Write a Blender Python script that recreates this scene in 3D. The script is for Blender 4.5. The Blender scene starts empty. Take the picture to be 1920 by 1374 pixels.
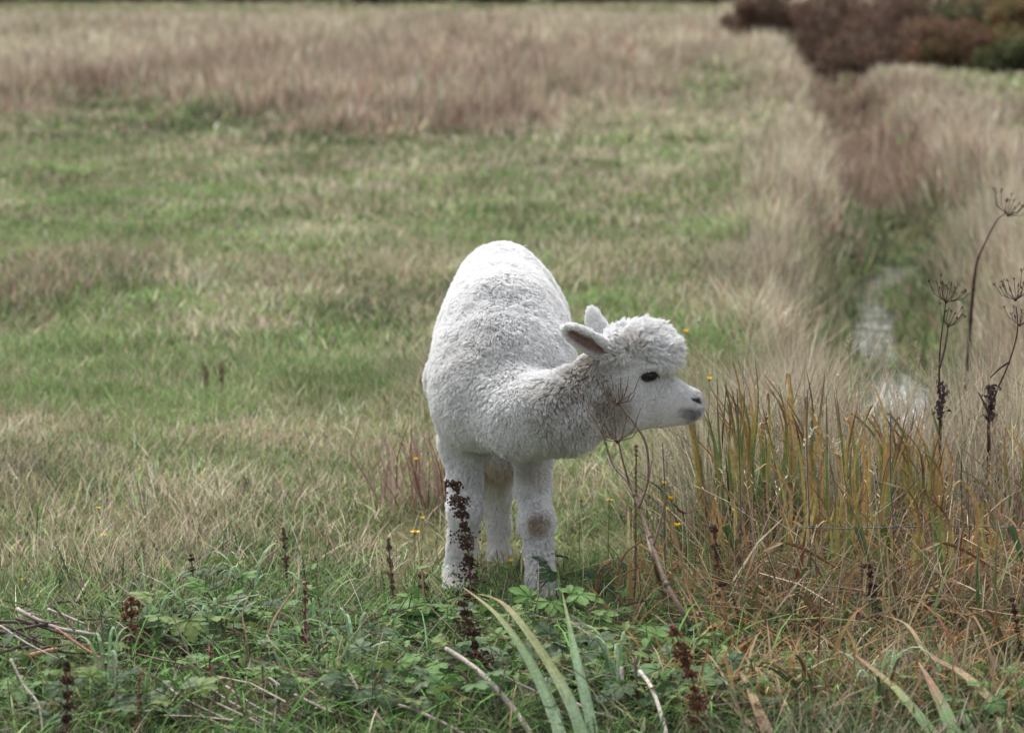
import bpy, bmesh, math, random
import numpy as np
from mathutils import Vector, Matrix, kdtree

random.seed(7)
rng = np.random.default_rng(7)
PI = math.pi
scene = bpy.context.scene
C = scene.collection

# ------------------------------------------------------------------ camera
F_PX = 6400.0                     # focal length in pixels of the 1920 px wide photograph
CAM_H = 1.70
PITCH = math.atan(750.0 / F_PX)
cam_data = bpy.data.cameras.new("camera")
cam_data.sensor_width = 36.0
cam_data.lens = 36.0 * F_PX / 1920.0
cam_data.clip_start = 0.1
cam_data.clip_end = 3000.0
cam_data.dof.use_dof = True
cam_data.dof.focus_distance = 8.85
cam_data.dof.aperture_fstop = 5.0
cam = bpy.data.objects.new("camera", cam_data)
cam.location = (0.0, 0.0, CAM_H)
cam.rotation_euler = (PI / 2 - PITCH, 0.0, 0.0)
C.objects.link(cam)
scene.camera = cam

# ------------------------------------------------------------------ overcast daylight
SUN_EL, SUN_AZ = math.radians(58), math.radians(-25)
world = bpy.data.worlds.new("World")
scene.world = world
world.use_nodes = True
wn, wl = world.node_tree.nodes, world.node_tree.links
for n in list(wn):
    wn.remove(n)
w_out = wn.new("ShaderNodeOutputWorld")
w_bg = wn.new("ShaderNodeBackground")
w_sky = wn.new("ShaderNodeTexSky")
w_sky.sky_type = 'NISHITA'
w_sky.sun_disc = False
w_sky.sun_elevation = SUN_EL
w_sky.sun_rotation = SUN_AZ
w_sky.air_density = 1.0
w_sky.dust_density = 4.0
w_sky.ozone_density = 1.0
w_hsv = wn.new("ShaderNodeHueSaturation")
w_hsv.inputs["Saturation"].default_value = 0.22
wl.new(w_sky.outputs[0], w_hsv.inputs["Color"])
wl.new(w_hsv.outputs[0], w_bg.inputs[0])
wl.new(w_bg.outputs[0], w_out.inputs[0])
w_bg.inputs[1].default_value = 0.115

sun_data = bpy.data.lights.new("sun", 'SUN')
sun_data.energy = 1.5
sun_data.angle = math.radians(14)
sun_data.color = (1.0, 0.97, 0.93)
sun = bpy.data.objects.new("sun", sun_data)
sun.rotation_euler = (PI / 2 - SUN_EL, 0.0, PI + SUN_AZ * -1.0)
sun.location = (0, 0, 20)
C.objects.link(sun)

scene.view_settings.view_transform = 'Standard'
scene.view_settings.look = 'None'
scene.view_settings.exposure = 1.62
scene.view_settings.gamma = 1.0
scene.view_settings.use_curve_mapping = False
scene.cycles.max_bounces = 6
scene.cycles.diffuse_bounces = 3
scene.cycles.transparent_max_bounces = 4
try:
    scene.cycles_curves.shape = 'RIBBONS'
except Exception:
    pass

# ------------------------------------------------------------------ helpers
cP, sP = math.cos(PITCH), math.sin(PITCH)


def at(u, v, Y):
    """World point at distance Y in front of the viewpoint whose direction is that of photo pixel (u, v)."""
    a, b = (u - 960.0) / F_PX, (687.0 - v) / F_PX
    d = (a, cP + b * sP, -sP + b * cP)
    s = Y / d[1]
    return np.array((d[0] * s, Y, CAM_H + d[2] * s))


def project(x, y, z):
    zz = z - CAM_H
    dep = y * cP - zz * sP
    up = y * sP + zz * cP
    return 960.0 + F_PX * x / dep, 687.0 - F_PX * up / dep


def smooth(e0, e1, x):
    t = np.clip((x - e0) / (e1 - e0), 0, 1)
    return t * t * (3 - 2 * t)


def hash2(ix, iy, seed=0):
    h = (ix.astype(np.int64) * 374761393 + iy.astype(np.int64) * 668265263 + seed * 1442695041) & 0xFFFFFFFF
    h = ((h ^ (h >> 13)) * 1274126177) & 0xFFFFFFFF
    return ((h ^ (h >> 16)) & 0xFFFFFF) / float(0xFFFFFF)


def vnoise(x, y, seed=0):
    x = np.asarray(x, float); y = np.asarray(y, float)
    ix, iy = np.floor(x), np.floor(y)
    fx, fy = x - ix, y - iy
    fx = fx * fx * (3 - 2 * fx); fy = fy * fy * (3 - 2 * fy)
    a = hash2(ix, iy, seed); b = hash2(ix + 1, iy, seed)
    c = hash2(ix, iy + 1, seed); d = hash2(ix + 1, iy + 1, seed)
    return (a * (1 - fx) + b * fx) * (1 - fy) + (c * (1 - fx) + d * fx) * fy


def fbm(x, y, seed=0, oct=3):
    s, a, t = 0.0, 1.0, 0.0
    for k in range(oct):
        s = s + a * vnoise(x * 2 ** k, y * 2 ** k, seed + 17 * k)
        t += a
        a *= 0.5
    return s / t


def hash3(ix, iy, iz, seed=0):
    return hash2(ix + iz * 131, iy - iz * 57, seed)


def vnoise3(p, seed=0):
    i = np.floor(p); f = p - i
    f = f * f * (3 - 2 * f)
    out = 0
    for dx in (0, 1):
        for dy in (0, 1):
            for dz in (0, 1):
                w = (f[:, 0] if dx else 1 - f[:, 0]) * (f[:, 1] if dy else 1 - f[:, 1]) * (f[:, 2] if dz else 1 - f[:, 2])
                out = out + w * hash3(i[:, 0] + dx, i[:, 1] + dy, i[:, 2] + dz, seed)
    return out


# the ditch centre line, X as a function of Y
DY = np.array([-30., 4., 8., 10., 11.2, 12.3, 13.3, 14.5, 16., 18.4, 21., 23.3, 27., 33., 45., 60., 90., 700.])
DX = np.array([9., 6.2, 4.4, 2.75, 1.95, 1.62, 1.56, 1.66, 1.78, 1.96, 2.16, 2.66, 2.95, 3.45, 4.3, 5.3, 8.0, 60.])


def ditch_x(y):
    return np.interp(y, DY, DX)


WATER_Z = -0.36


def ground_z(x, y):
    x = np.asarray(x, float); y = np.asarray(y, float)
    z = (fbm(x * 0.6, y * 0.6, 3) - 0.5) * 0.10 + (fbm(x * 0.15 + 9, y * 0.15, 5, 2) - 0.5) * 0.16 * smooth(13, 24, y)
    z = z + 0.80 * smooth(26, 95, y) + 0.168 * np.clip(y - 150, 0, 320) * smooth(135, 200, y)  # last term adds an unseen far hill, shaped for the stream to reflect
    near = smooth(13, 10.5, y) * smooth(-3, -1.5, x) * smooth(3, 1.5, x)
    z = z * (1 - 0.75 * near)
    z = z - 0.05 * np.exp(-((x + 0.05) / 0.5) ** 2 - ((y - 9.95) / 0.35) ** 2)
    d = np.abs(x - ditch_x(y))
    d = d + (fbm(x * 0 + 3.3, y * 0.9, 13, 2) - 0.5) * 0.24
    d = d - 0.01 - 0.05 * smooth(19, 15, y)
    prof = smooth(0.72, 0.02, d)
    rim = np.exp(-((d - 1.0) / 0.35) ** 2) * 0.05
    fade = smooth(80, 45, y)
    return z + rim * fade - prof * (0.30 + 0.095 * smooth(26, 23.5, y) + 0.9 * np.clip(z, 0, 1)) * fade


def gpt(u, v):
    """The point of the ground seen at photo pixel (u, v)."""
    Y = 10880.0 / (v + 63.0)
    for _ in range(30):
        p = at(u, v, Y)
        z = float(ground_z(p[0], p[1]))
        Y = Y + (p[2] - z) * Y / 3.4
    p = at(u, v, Y)
    return np.array((p[0], p[1], float(ground_z(p[0], p[1]))))


def on_ground(x, y):
    return np.array((x, y, float(ground_z(x, y))))


# ---- mesh building
def new_mesh(name, verts, faces, cols=None, smooth_shade=False):
    me = bpy.data.meshes.new(name)
    me.from_pydata([tuple(v) for v in verts], [], [tuple(f) for f in faces])
    if cols is not None:
        a = me.attributes.new("col", 'FLOAT_COLOR', 'POINT')
        c = np.ones((len(verts), 4), np.float32)
        c[:, :3] = np.asarray(cols, np.float32).reshape(-1, 3) if np.ndim(cols) == 2 else cols
        a.data.foreach_set("color", c.ravel())
    if smooth_shade:
        me.polygons.foreach_set("use_smooth", [True] * len(me.polygons))
    me.update()
    return me


def fast_mesh(name, co, quads, tris, col=None, smooth_shade=False):
    """Mesh from numpy arrays: co (n,3), quads (q,4), tris (t,3), col (n,3)."""
    me = bpy.data.meshes.new(name)
    nq, nt = len(quads), len(tris)
    me.vertices.add(len(co))
    me.vertices.foreach_set("co", np.ascontiguousarray(co, np.float32).ravel())
    me.loops.add(nq * 4 + nt * 3)
    li = np.concatenate([np.asarray(quads, np.int32).ravel(), np.asarray(tris, np.int32).ravel()]) if nt else np.asarray(quads, np.int32).ravel()
    me.loops.foreach_set("vertex_index", np.ascontiguousarray(li, np.int32))
    me.polygons.add(nq + nt)
    st = np.concatenate([np.arange(nq) * 4, nq * 4 + np.arange(nt) * 3]).astype(np.int32)
    me.polygons.foreach_set("loop_start", st)
    if smooth_shade:
        me.polygons.foreach_set("use_smooth", np.ones(nq + nt, bool))
    me.update(calc_edges=True)
    if col is not None:
        a = me.attributes.new("col", 'FLOAT_COLOR', 'POINT')
        c = np.ones((len(co), 4), np.float32)
        c[:, :3] = col
        a.data.foreach_set("color", c.ravel())
    return me


def link(name, data, mat=None, parent=None):
    o = bpy.data.objects.new(name, data)
    C.objects.link(o)
    if mat is not None and data is not None and not data.materials:
        data.materials.append(mat)
    if parent is not None:
        o.parent = parent
    return o


def tag(o, label=None, cat=None, group=None, kind=None):
    if label: o["label"] = label
    if cat: o["category"] = cat
    if group: o["group"] = group
    if kind: o["kind"] = kind
    return o


def empty(name, loc, label, cat, group=None, rz=0.0):
    o = bpy.data.objects.new(name, None)
    o.empty_display_size = 0.05
    o.location = tuple(loc)
    o.rotation_euler = (0, 0, rz)
    C.objects.link(o)
    return tag(o, label, cat, group)


class Geo:
    """Collects tubes, ribbons and leaves in one coloured mesh."""
    def __init__(s):
        s.v, s.f, s.c = [], [], []

    def add(s, v, f, c):
        o = len(s.v)
        s.v += [tuple(map(float, p)) for p in v]
        s.f += [tuple(i + o for i in q) for q in f]
        s.c += [tuple(c)] * len(v) if np.ndim(c) == 1 else [tuple(k) for k in c]

    def tube(s, pts, radii, col, n=5, cap=True):
        pts = [np.asarray(p, float) for p in pts]
        v, f = [], []
        ref = np.array((0.31, 0.87, 0.39))
        for i, p in enumerate(pts):
            t = pts[min(i + 1, len(pts) - 1)] - pts[max(i - 1, 0)]
            t = t / (np.linalg.norm(t) + 1e-9)
            a = np.cross(t, ref); a /= np.linalg.norm(a) + 1e-9
            b = np.cross(t, a)
            r = radii[i] if np.ndim(radii) else radii
            for k in range(n):
                w = 2 * PI * k / n
                v.append(p + r * (math.cos(w) * a + math.sin(w) * b))
        for i in range(len(pts) - 1):
            for k in range(n):
                k2 = (k + 1) % n
                f.append((i * n + k, i * n + k2, (i + 1) * n + k2, (i + 1) * n + k))
        if cap:
            f.append(tuple(range(n - 1, -1, -1)))
            f.append(tuple((len(pts) - 1) * n + k for k in range(n)))
        s.add(v, f, col)

    def ribbon(s, pts, widths, side, col, fold=0.25):
        """Blade along pts with a keel: three verts across."""
        pts = [np.asarray(p, float) for p in pts]
        v, f = [], []
        side = np.asarray(side, float)
        for i, p in enumerate(pts):
            t = pts[min(i + 1, len(pts) - 1)] - pts[max(i - 1, 0)]
            t = t / (np.linalg.norm(t) + 1e-9)
            sd = side - t * np.dot(side, t); sd /= np.linalg.norm(sd) + 1e-9
            nn = np.cross(t, sd)
            w = widths[i] / 2
            v += [p - sd * w, p + nn * w * fold * 2, p + sd * w]
        for i in range(len(pts) - 1):
            a, b = i * 3, (i + 1) * 3
            f += [(a, a + 1, b + 1, b), (a + 1, a + 2, b + 2, b + 1)]
        s.add(v, f, np.repeat(np.asarray(col), 3, axis=0) if np.ndim(col) == 2 else col)

    def mesh(s, name, smooth_shade=False):
        return new_mesh(name, s.v, s.f, np.array(s.c, np.float32).reshape(-1, 3), smooth_shade)


# ---- materials
def nodes_of(name):
    m = bpy.data.materials.new(name)
    m.use_nodes = True
    nt = m.node_tree
    for n in list(nt.nodes):
        nt.nodes.remove(n)
    return m, nt.nodes, nt.links


def plant_mat(name, trans=0.3, rough=0.6, spec=0.25, noise_scale=60.0, noise_amt=0.25):
    m, N, L = nodes_of(name)
    out = N.new("ShaderNodeOutputMaterial")
    at_ = N.new("ShaderNodeAttribute"); at_.attribute_name = "col"
    tc = N.new("ShaderNodeTexCoord")
    nz = N.new("ShaderNodeTexNoise"); nz.inputs["Scale"].default_value = noise_scale; nz.inputs["Detail"].default_value = 3
    L.new(tc.outputs["Object"], nz.inputs["Vector"])
    mr = N.new("ShaderNodeMapRange")
    mr.inputs["From Min"].default_value = 0.3; mr.inputs["From Max"].default_value = 0.7
    mr.inputs["To Min"].default_value = 1 - noise_amt; mr.inputs["To Max"].default_value = 1 + noise_amt
    L.new(nz.outputs[0], mr.inputs[0])
    mx = N.new("ShaderNodeVectorMath"); mx.operation = 'SCALE'
    L.new(at_.outputs["Color"], mx.inputs[0]); L.new(mr.outputs[0], mx.inputs["Scale"])
    pb = N.new("ShaderNodeBsdfPrincipled")
    pb.inputs["Roughness"].default_value = rough
    pb.inputs["Specular IOR Level"].default_value = spec
    L.new(mx.outputs[0], pb.inputs["Base Color"])
    if trans > 0:
        tr = N.new("ShaderNodeBsdfTranslucent")
        L.new(mx.outputs[0], tr.inputs["Color"])
        ms = N.new("ShaderNodeMixShader"); ms.inputs[0].default_value = trans
        L.new(pb.outputs[0], ms.inputs[1]); L.new(tr.outputs[0], ms.inputs[2])
        L.new(ms.outputs[0], out.inputs[0])
    else:
        L.new(pb.outputs[0], out.inputs[0])
    return m


M_GRASS = plant_mat("grass_blades", 0.22, 0.9, 0.03, 40, 0.12)
M_LEAF = plant_mat("leaf_tissue", 0.25, 0.6, 0.10, 90, 0.25)
M_DRY = plant_mat("dry_plant", 0.0, 0.8, 0.15, 160, 0.35)
M_PETAL = plant_mat("petal", 0.25, 0.5, 0.2, 60, 0.05)

# ------------------------------------------------------------------ ground
def build_ground():
    xs = np.concatenate([-np.geomspace(400, 5.2, 34), np.arange(-5.0, 9.01, 0.125), np.geomspace(9.3, 420, 34)])
    ys = np.concatenate([-np.geomspace(60, 2, 10), np.arange(0.5, 6, 0.6), np.arange(6, 26, 0.14), np.geomspace(26.2, 100, 110), np.geomspace(103, 700, 24)])
    X, Y = np.meshgrid(xs, ys, indexing='ij')
    Z = ground_z(X, Y)
    co = np.stack([X.ravel(), Y.ravel(), Z.ravel()], 1)
    nx, ny = len(xs), len(ys)
    i, j = np.meshgrid(np.arange(nx - 1), np.arange(ny - 1), indexing='ij')
    a = (i * ny + j).ravel()
    q = np.stack([a, a + ny, a + ny + 1, a + 1], 1)
    me = fast_mesh("ground", co, q, np.zeros((0, 3), int), smooth_shade=True)
    m, N, L = nodes_of("soil_and_thatch")
    out = N.new("ShaderNodeOutputMaterial"); pb = N.new("ShaderNodeBsdfPrincipled")
    pb.inputs["Roughness"].default_value = 0.95; pb.inputs["Specular IOR Level"].default_value = 0.1
    geo = N.new("ShaderNodeNewGeometry")
    n1 = N.new("ShaderNodeTexNoise"); n1.inputs["Scale"].default_value = 1.1; n1.inputs["Detail"].default_value = 6
    n2 = N.new("ShaderNodeTexNoise"); n2.inputs["Scale"].default_value = 35; n2.inputs["Detail"].default_value = 5
    L.new(geo.outputs["Position"], n1.inputs["Vector"]); L.new(geo.outputs["Position"], n2.inputs["Vector"])
    r1 = N.new("ShaderNodeValToRGB")
    r1.color_ramp.elements[0].position = 0.35; r1.color_ramp.elements[0].color = (0.055, 0.065, 0.025, 1)
    r1.color_ramp.elements[1].position = 0.65; r1.color_ramp.elements[1].color = (0.10, 0.08, 0.048, 1)
    r2 = N.new("ShaderNodeValToRGB")
    r2.color_ramp.elements[0].position = 0.3; r2.color_ramp.elements[0].color = (0.5, 0.5, 0.5, 1)
    r2.color_ramp.elements[1].position = 0.7; r2.color_ramp.elements[1].color = (1.4, 1.35, 1.25, 1)
    L.new(n1.outputs[0], r1.inputs[0]); L.new(n2.outputs[0], r2.inputs[0])
    mu = N.new("ShaderNodeVectorMath"); mu.operation = 'MULTIPLY'
    L.new(r1.outputs[0], mu.inputs[0]); L.new(r2.outputs[0], mu.inputs[1])
    L.new(mu.outputs[0], pb.inputs["Base Color"])
    bp = N.new("ShaderNodeBump"); bp.inputs["Strength"].default_value = 0.09; bp.inputs["Distance"].default_value = 0.03
    L.new(n2.outputs[0], bp.inputs["Height"]); L.new(bp.outputs[0], pb.inputs["Normal"])
    L.new(pb.outputs[0], out.inputs[0])
    tag(link("ground", me, m), "gently rolling soil under the rough pasture grass", "ground", kind="structure")


build_ground()


def build_water():
    ys = np.concatenate([np.arange(4, 46, 0.25), np.arange(46, 62, 1.0)])
    co, q = [], []
    for k, y in enumerate(ys):
        x = float(ditch_x(y))
        z = WATER_Z + 0.80 * float(smooth(26, 95, y)) * 1.0 - 0.75 * float(np.clip(0.80 * smooth(26, 95, y), 0, 1))
        for t in np.linspace(-0.62, 0.62, 7):
            co.append((x + t, y, z))
    n = 7
    for k in range(len(ys) - 1):
        for t in range(n - 1):
            a = k * n + t
            q.append((a, a + 1, a + n + 1, a + n))
    me = fast_mesh("water", np.array(co), np.array(q), np.zeros((0, 3), int), smooth_shade=True)
    m, N, L = nodes_of("stream_water")
    out = N.new("ShaderNodeOutputMaterial"); pb = N.new("ShaderNodeBsdfPrincipled")
    pb.inputs["Base Color"].default_value = (0.03, 0.035, 0.03, 1)
    pb.inputs["Roughness"].default_value = 0.03; pb.inputs["IOR"].default_value = 1.33
    pb.inputs["Specular IOR Level"].default_value = 0.5
    geo = N.new("ShaderNodeNewGeometry")
    nz = N.new("ShaderNodeTexNoise"); nz.inputs["Scale"].default_value = 5; nz.inputs["Detail"].default_value = 3
    mp = N.new("ShaderNodeMapping"); mp.inputs["Rotation"].default_value = (0.5, 0.35, 0.65); mp.inputs["Location"].default_value = (3.7, 1.3, 0.37)
    L.new(geo.outputs["Position"], mp.inputs["Vector"]); L.new(mp.outputs[0], nz.inputs["Vector"])
    nz.inputs["Distortion"].default_value = 1.2
    bp = N.new("ShaderNodeBump"); bp.inputs["Strength"].default_value = 0.09; bp.inputs["Distance"].default_value = 0.03
    L.new(nz.outputs[0], bp.inputs["Height"]); L.new(bp.outputs[0], pb.inputs["Normal"])
    L.new(pb.outputs[0], out.inputs[0])
    tag(link("water", me, m), "narrow stream of pale rippled water in the ditch", "stream", kind="structure")


build_water()

# ------------------------------------------------------------------ the pasture: what grows where
# weights of (fresh green, dark green, straw, mauve brown, olive), height in m
KIND = [
    (0.66, 0.15, 0.09, 0.00, 0.16, 0.065),   # 0 green turf
    (0.46, 0.12, 0.22, 0.03, 0.20, 0.090),   # 1 green and straw turf
    (0.26, 0.16, 0.20, 0.04, 0.36, 0.072),   # 2 olive turf
    (0.34, 0.60, 0.02, 0.01, 0.08, 0.085),   # 3 lush dark green
    (0.25, 0.38, 0.13, 0.05, 0.22, 0.080),   # 4 dark olive turf
    (0.40, 0.12, 0.15, 0.01, 0.38, 0.050),   # 5 bleached turf
    (0.12, 0.13, 0.50, 0.19, 0.06, 0.270),   # 6 tall straw
    (0.14, 0.02, 0.80, 0.00, 0.04, 0.090),   # 7 palest straw
    (0.16, 0.24, 0.18, 0.24, 0.18, 0.120),   # 8 low brown green
    (0.07, 0.09, 0.31, 0.48, 0.05, 0.340),   # 9 mauve rush
    (0.06, 0.20, 0.16, 0.46, 0.12, 0.220),   # 10 dark mauve rush
    (0.16, 0.12, 0.38, 0.22, 0.14, 0.220),   # 11 mixed rush
    (0.20, 0.16, 0.54, 0.06, 0.04, 0.370),   # 12 straw reeds
    (0.30, 0.36, 0.12, 0.16, 0.06, 0.150),   # 13 ditch herbs
    (0.24, 0.52, 0.06, 0.18, 0.06, 0.115),   # 14 brown tangle floor
]
MAP_U = np.array([-300, 0, 180, 420, 660, 900, 1140, 1320, 1500, 1680, 1920, 2200], float)
MAP = [
    (-20, 5, 5, 2, 2, 2, 2, 2, 2, 9, 9, 9, 9),
    (26, 5, 5, 5, 5, 2, 2, 2, 2, 9, 10, 9, 9),
    (55, 6, 6, 6, 6, 6, 6, 6, 6, 5, 10, 1, 1),
    (95, 7, 7, 7, 6, 6, 9, 6, 6, 6, 11, 1, 1),
    (130, 6, 6, 6, 9, 9, 9, 9, 6, 6, 1, 1, 1),
    (170, 9, 9, 10, 9, 9, 9, 9, 0, 6, 11, 1, 1),
    (205, 10, 10, 3, 9, 9, 9, 11, 1, 6, 9, 5, 6),
    (240, 2, 2, 4, 3, 10, 10, 1, 1, 1, 11, 6, 6),
    (265, 0, 0, 0, 2, 4, 4, 1, 1, 6, 9, 5, 6),
    (330, 1, 1, 0, 1, 1, 1, 1, 1, 6, 9, 6, 6),
    (400, 0, 0, 0, 0, 1, 0, 1, 0, 6, 13, 6, 6),
    (460, 0, 0, 0, 0, 1, 0, 2, 1, 6, 13, 6, 6),
    (520, 2, 2, 8, 2, 2, 2, 2, 2, 6, 13, 6, 6),
    (570, 8, 8, 3, 0, 4, 4, 0, 2, 6, 13, 6, 6),
    (610, 0, 0, 0, 2, 4, 2, 0, 2, 5, 13, 6, 6),
    (650, 0, 0, 0, 0, 0, 1, 0, 0, 6, 13, 6, 6),
    (735, 0, 0, 0, 0, 0, 1, 0, 0, 6, 13, 6, 6),
    (775, 5, 5, 5, 5, 5, 11, 0, 2, 6, 13, 6, 6),
    (815, 7, 5, 5, 5, 5, 5, 0, 2, 12, 8, 6, 6),
    (850, 5, 5, 5, 5, 5, 2, 0, 2, 12, 8, 12, 12),
    (910, 4, 4, 2, 2, 5, 5, 2, 0, 12, 8, 12, 12),
    (960, 2, 2, 2, 2, 2, 2, 0, 12, 12, 12, 12, 12),
    (1040, 4, 4, 2, 4, 2, 2, 0, 12, 12, 12, 12, 12),
    (1090, 2, 2, 4, 4, 4, 2, 0, 0, 14, 14, 14, 14),
    (1130, 3, 3, 3, 3, 3, 3, 3, 3, 14, 14, 14, 14),
    (1250, 3, 3, 3, 3, 3, 3, 3, 3, 14, 14, 14, 14),
    (1450, 3, 3, 3, 3, 3, 3, 3, 3, 14, 14, 14, 14),
]
MAP_V = np.array([r[0] for r in MAP], float)
MAP_T = np.array([[KIND[k] for k in r[1:]] for r in MAP])


def field_at(x, y):
    z = ground_z(x, y)
    u, v = project(x, y, np.maximum(z, -0.1))
    k = y / 6400.0
    u = u + (fbm(x * 1.6, y * 0.9, 31) - 0.5) * 150
    v = v + (fbm(x * 1.3 + 4, y * 0.8, 37) - 0.5) * np.clip(0.16 * (v + 63), 10, 120)
    fu = np.interp(u, MAP_U, np.arange(len(MAP_U))); fv = np.interp(v, MAP_V, np.arange(len(MAP_V)))
    iu = np.clip(fu.astype(int), 0, len(MAP_U) - 2); iv = np.clip(fv.astype(int), 0, len(MAP_V) - 2)
    a = (fu - iu)[:, None]; b = (fv - iv)[:, None]
    return (MAP_T[iv, iu] * (1 - a) + MAP_T[iv, iu + 1] * a) * (1 - b) + (MAP_T[iv + 1, iu] * (1 - a) + MAP_T[iv + 1, iu + 1] * a) * b


PALETTE = np.array([
    (0.146, 0.220, 0.080),   # fresh green
    (0.048, 0.078, 0.034),   # dark green
    (0.430, 0.372, 0.280),   # straw
    (0.225, 0.150, 0.120),   # mauve brown
    (0.165, 0.170, 0.072),   # olive
])


def blades(name, X, Y, H, W, az, tilt, droop, col, col_tip, nseg, lift=0.0):
    n = len(X)
    Z = np.maximum(ground_z(X, Y), WATER_Z) - 0.01 + lift
    dx, dy = np.cos(az), np.sin(az)
    face = az + PI / 2 + rng.normal(0, 0.5, n)
    sx, sy = np.cos(face), np.sin(face)
    ts = np.linspace(0, 1, nseg + 1)
    co = np.zeros((n, 2 * nseg + 1, 3), np.float32)
    cc = np.zeros((n, 2 * nseg + 1, 3), np.float32)
    for k, t in enumerate(ts):
        hor = H * (tilt * t + droop * t * t)
        ver = H * (t - 0.55 * droop * t * t * t) * np.sqrt(np.clip(1 - 0.4 * tilt * tilt, 0.2, 1))
        px, py, pz = X + dx * hor, Y + dy * hor, Z + ver
        w = W * 0.5 * (1.0 - 0.75 * t ** 1.5)
        c = col * (1 - t) + col_tip * t
        if k < nseg:
            co[:, 2 * k, 0] = px - sx * w; co[:, 2 * k, 1] = py - sy * w; co[:, 2 * k, 2] = pz
            co[:, 2 * k + 1, 0] = px + sx * w; co[:, 2 * k + 1, 1] = py + sy * w; co[:, 2 * k + 1, 2] = pz
            cc[:, 2 * k] = c; cc[:, 2 * k + 1] = c
        else:
            co[:, 2 * k, 0] = px; co[:, 2 * k, 1] = py; co[:, 2 * k, 2] = pz
            cc[:, 2 * k] = c
    m = 2 * nseg + 1
    base = (np.arange(n) * m)[:, None]
    q = []
    for k in range(nseg - 1):
        q.append(base + np.array([[2 * k, 2 * k + 1, 2 * k + 3, 2 * k + 2]]))
    quads = np.concatenate(q) if q else np.zeros((0, 4), int)
    tris = base + np.array([[2 * nseg - 2, 2 * nseg - 1, 2 * nseg]])
    return fast_mesh(name, co.reshape(-1, 3), quads, tris, cc.reshape(-1, 3))


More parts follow.
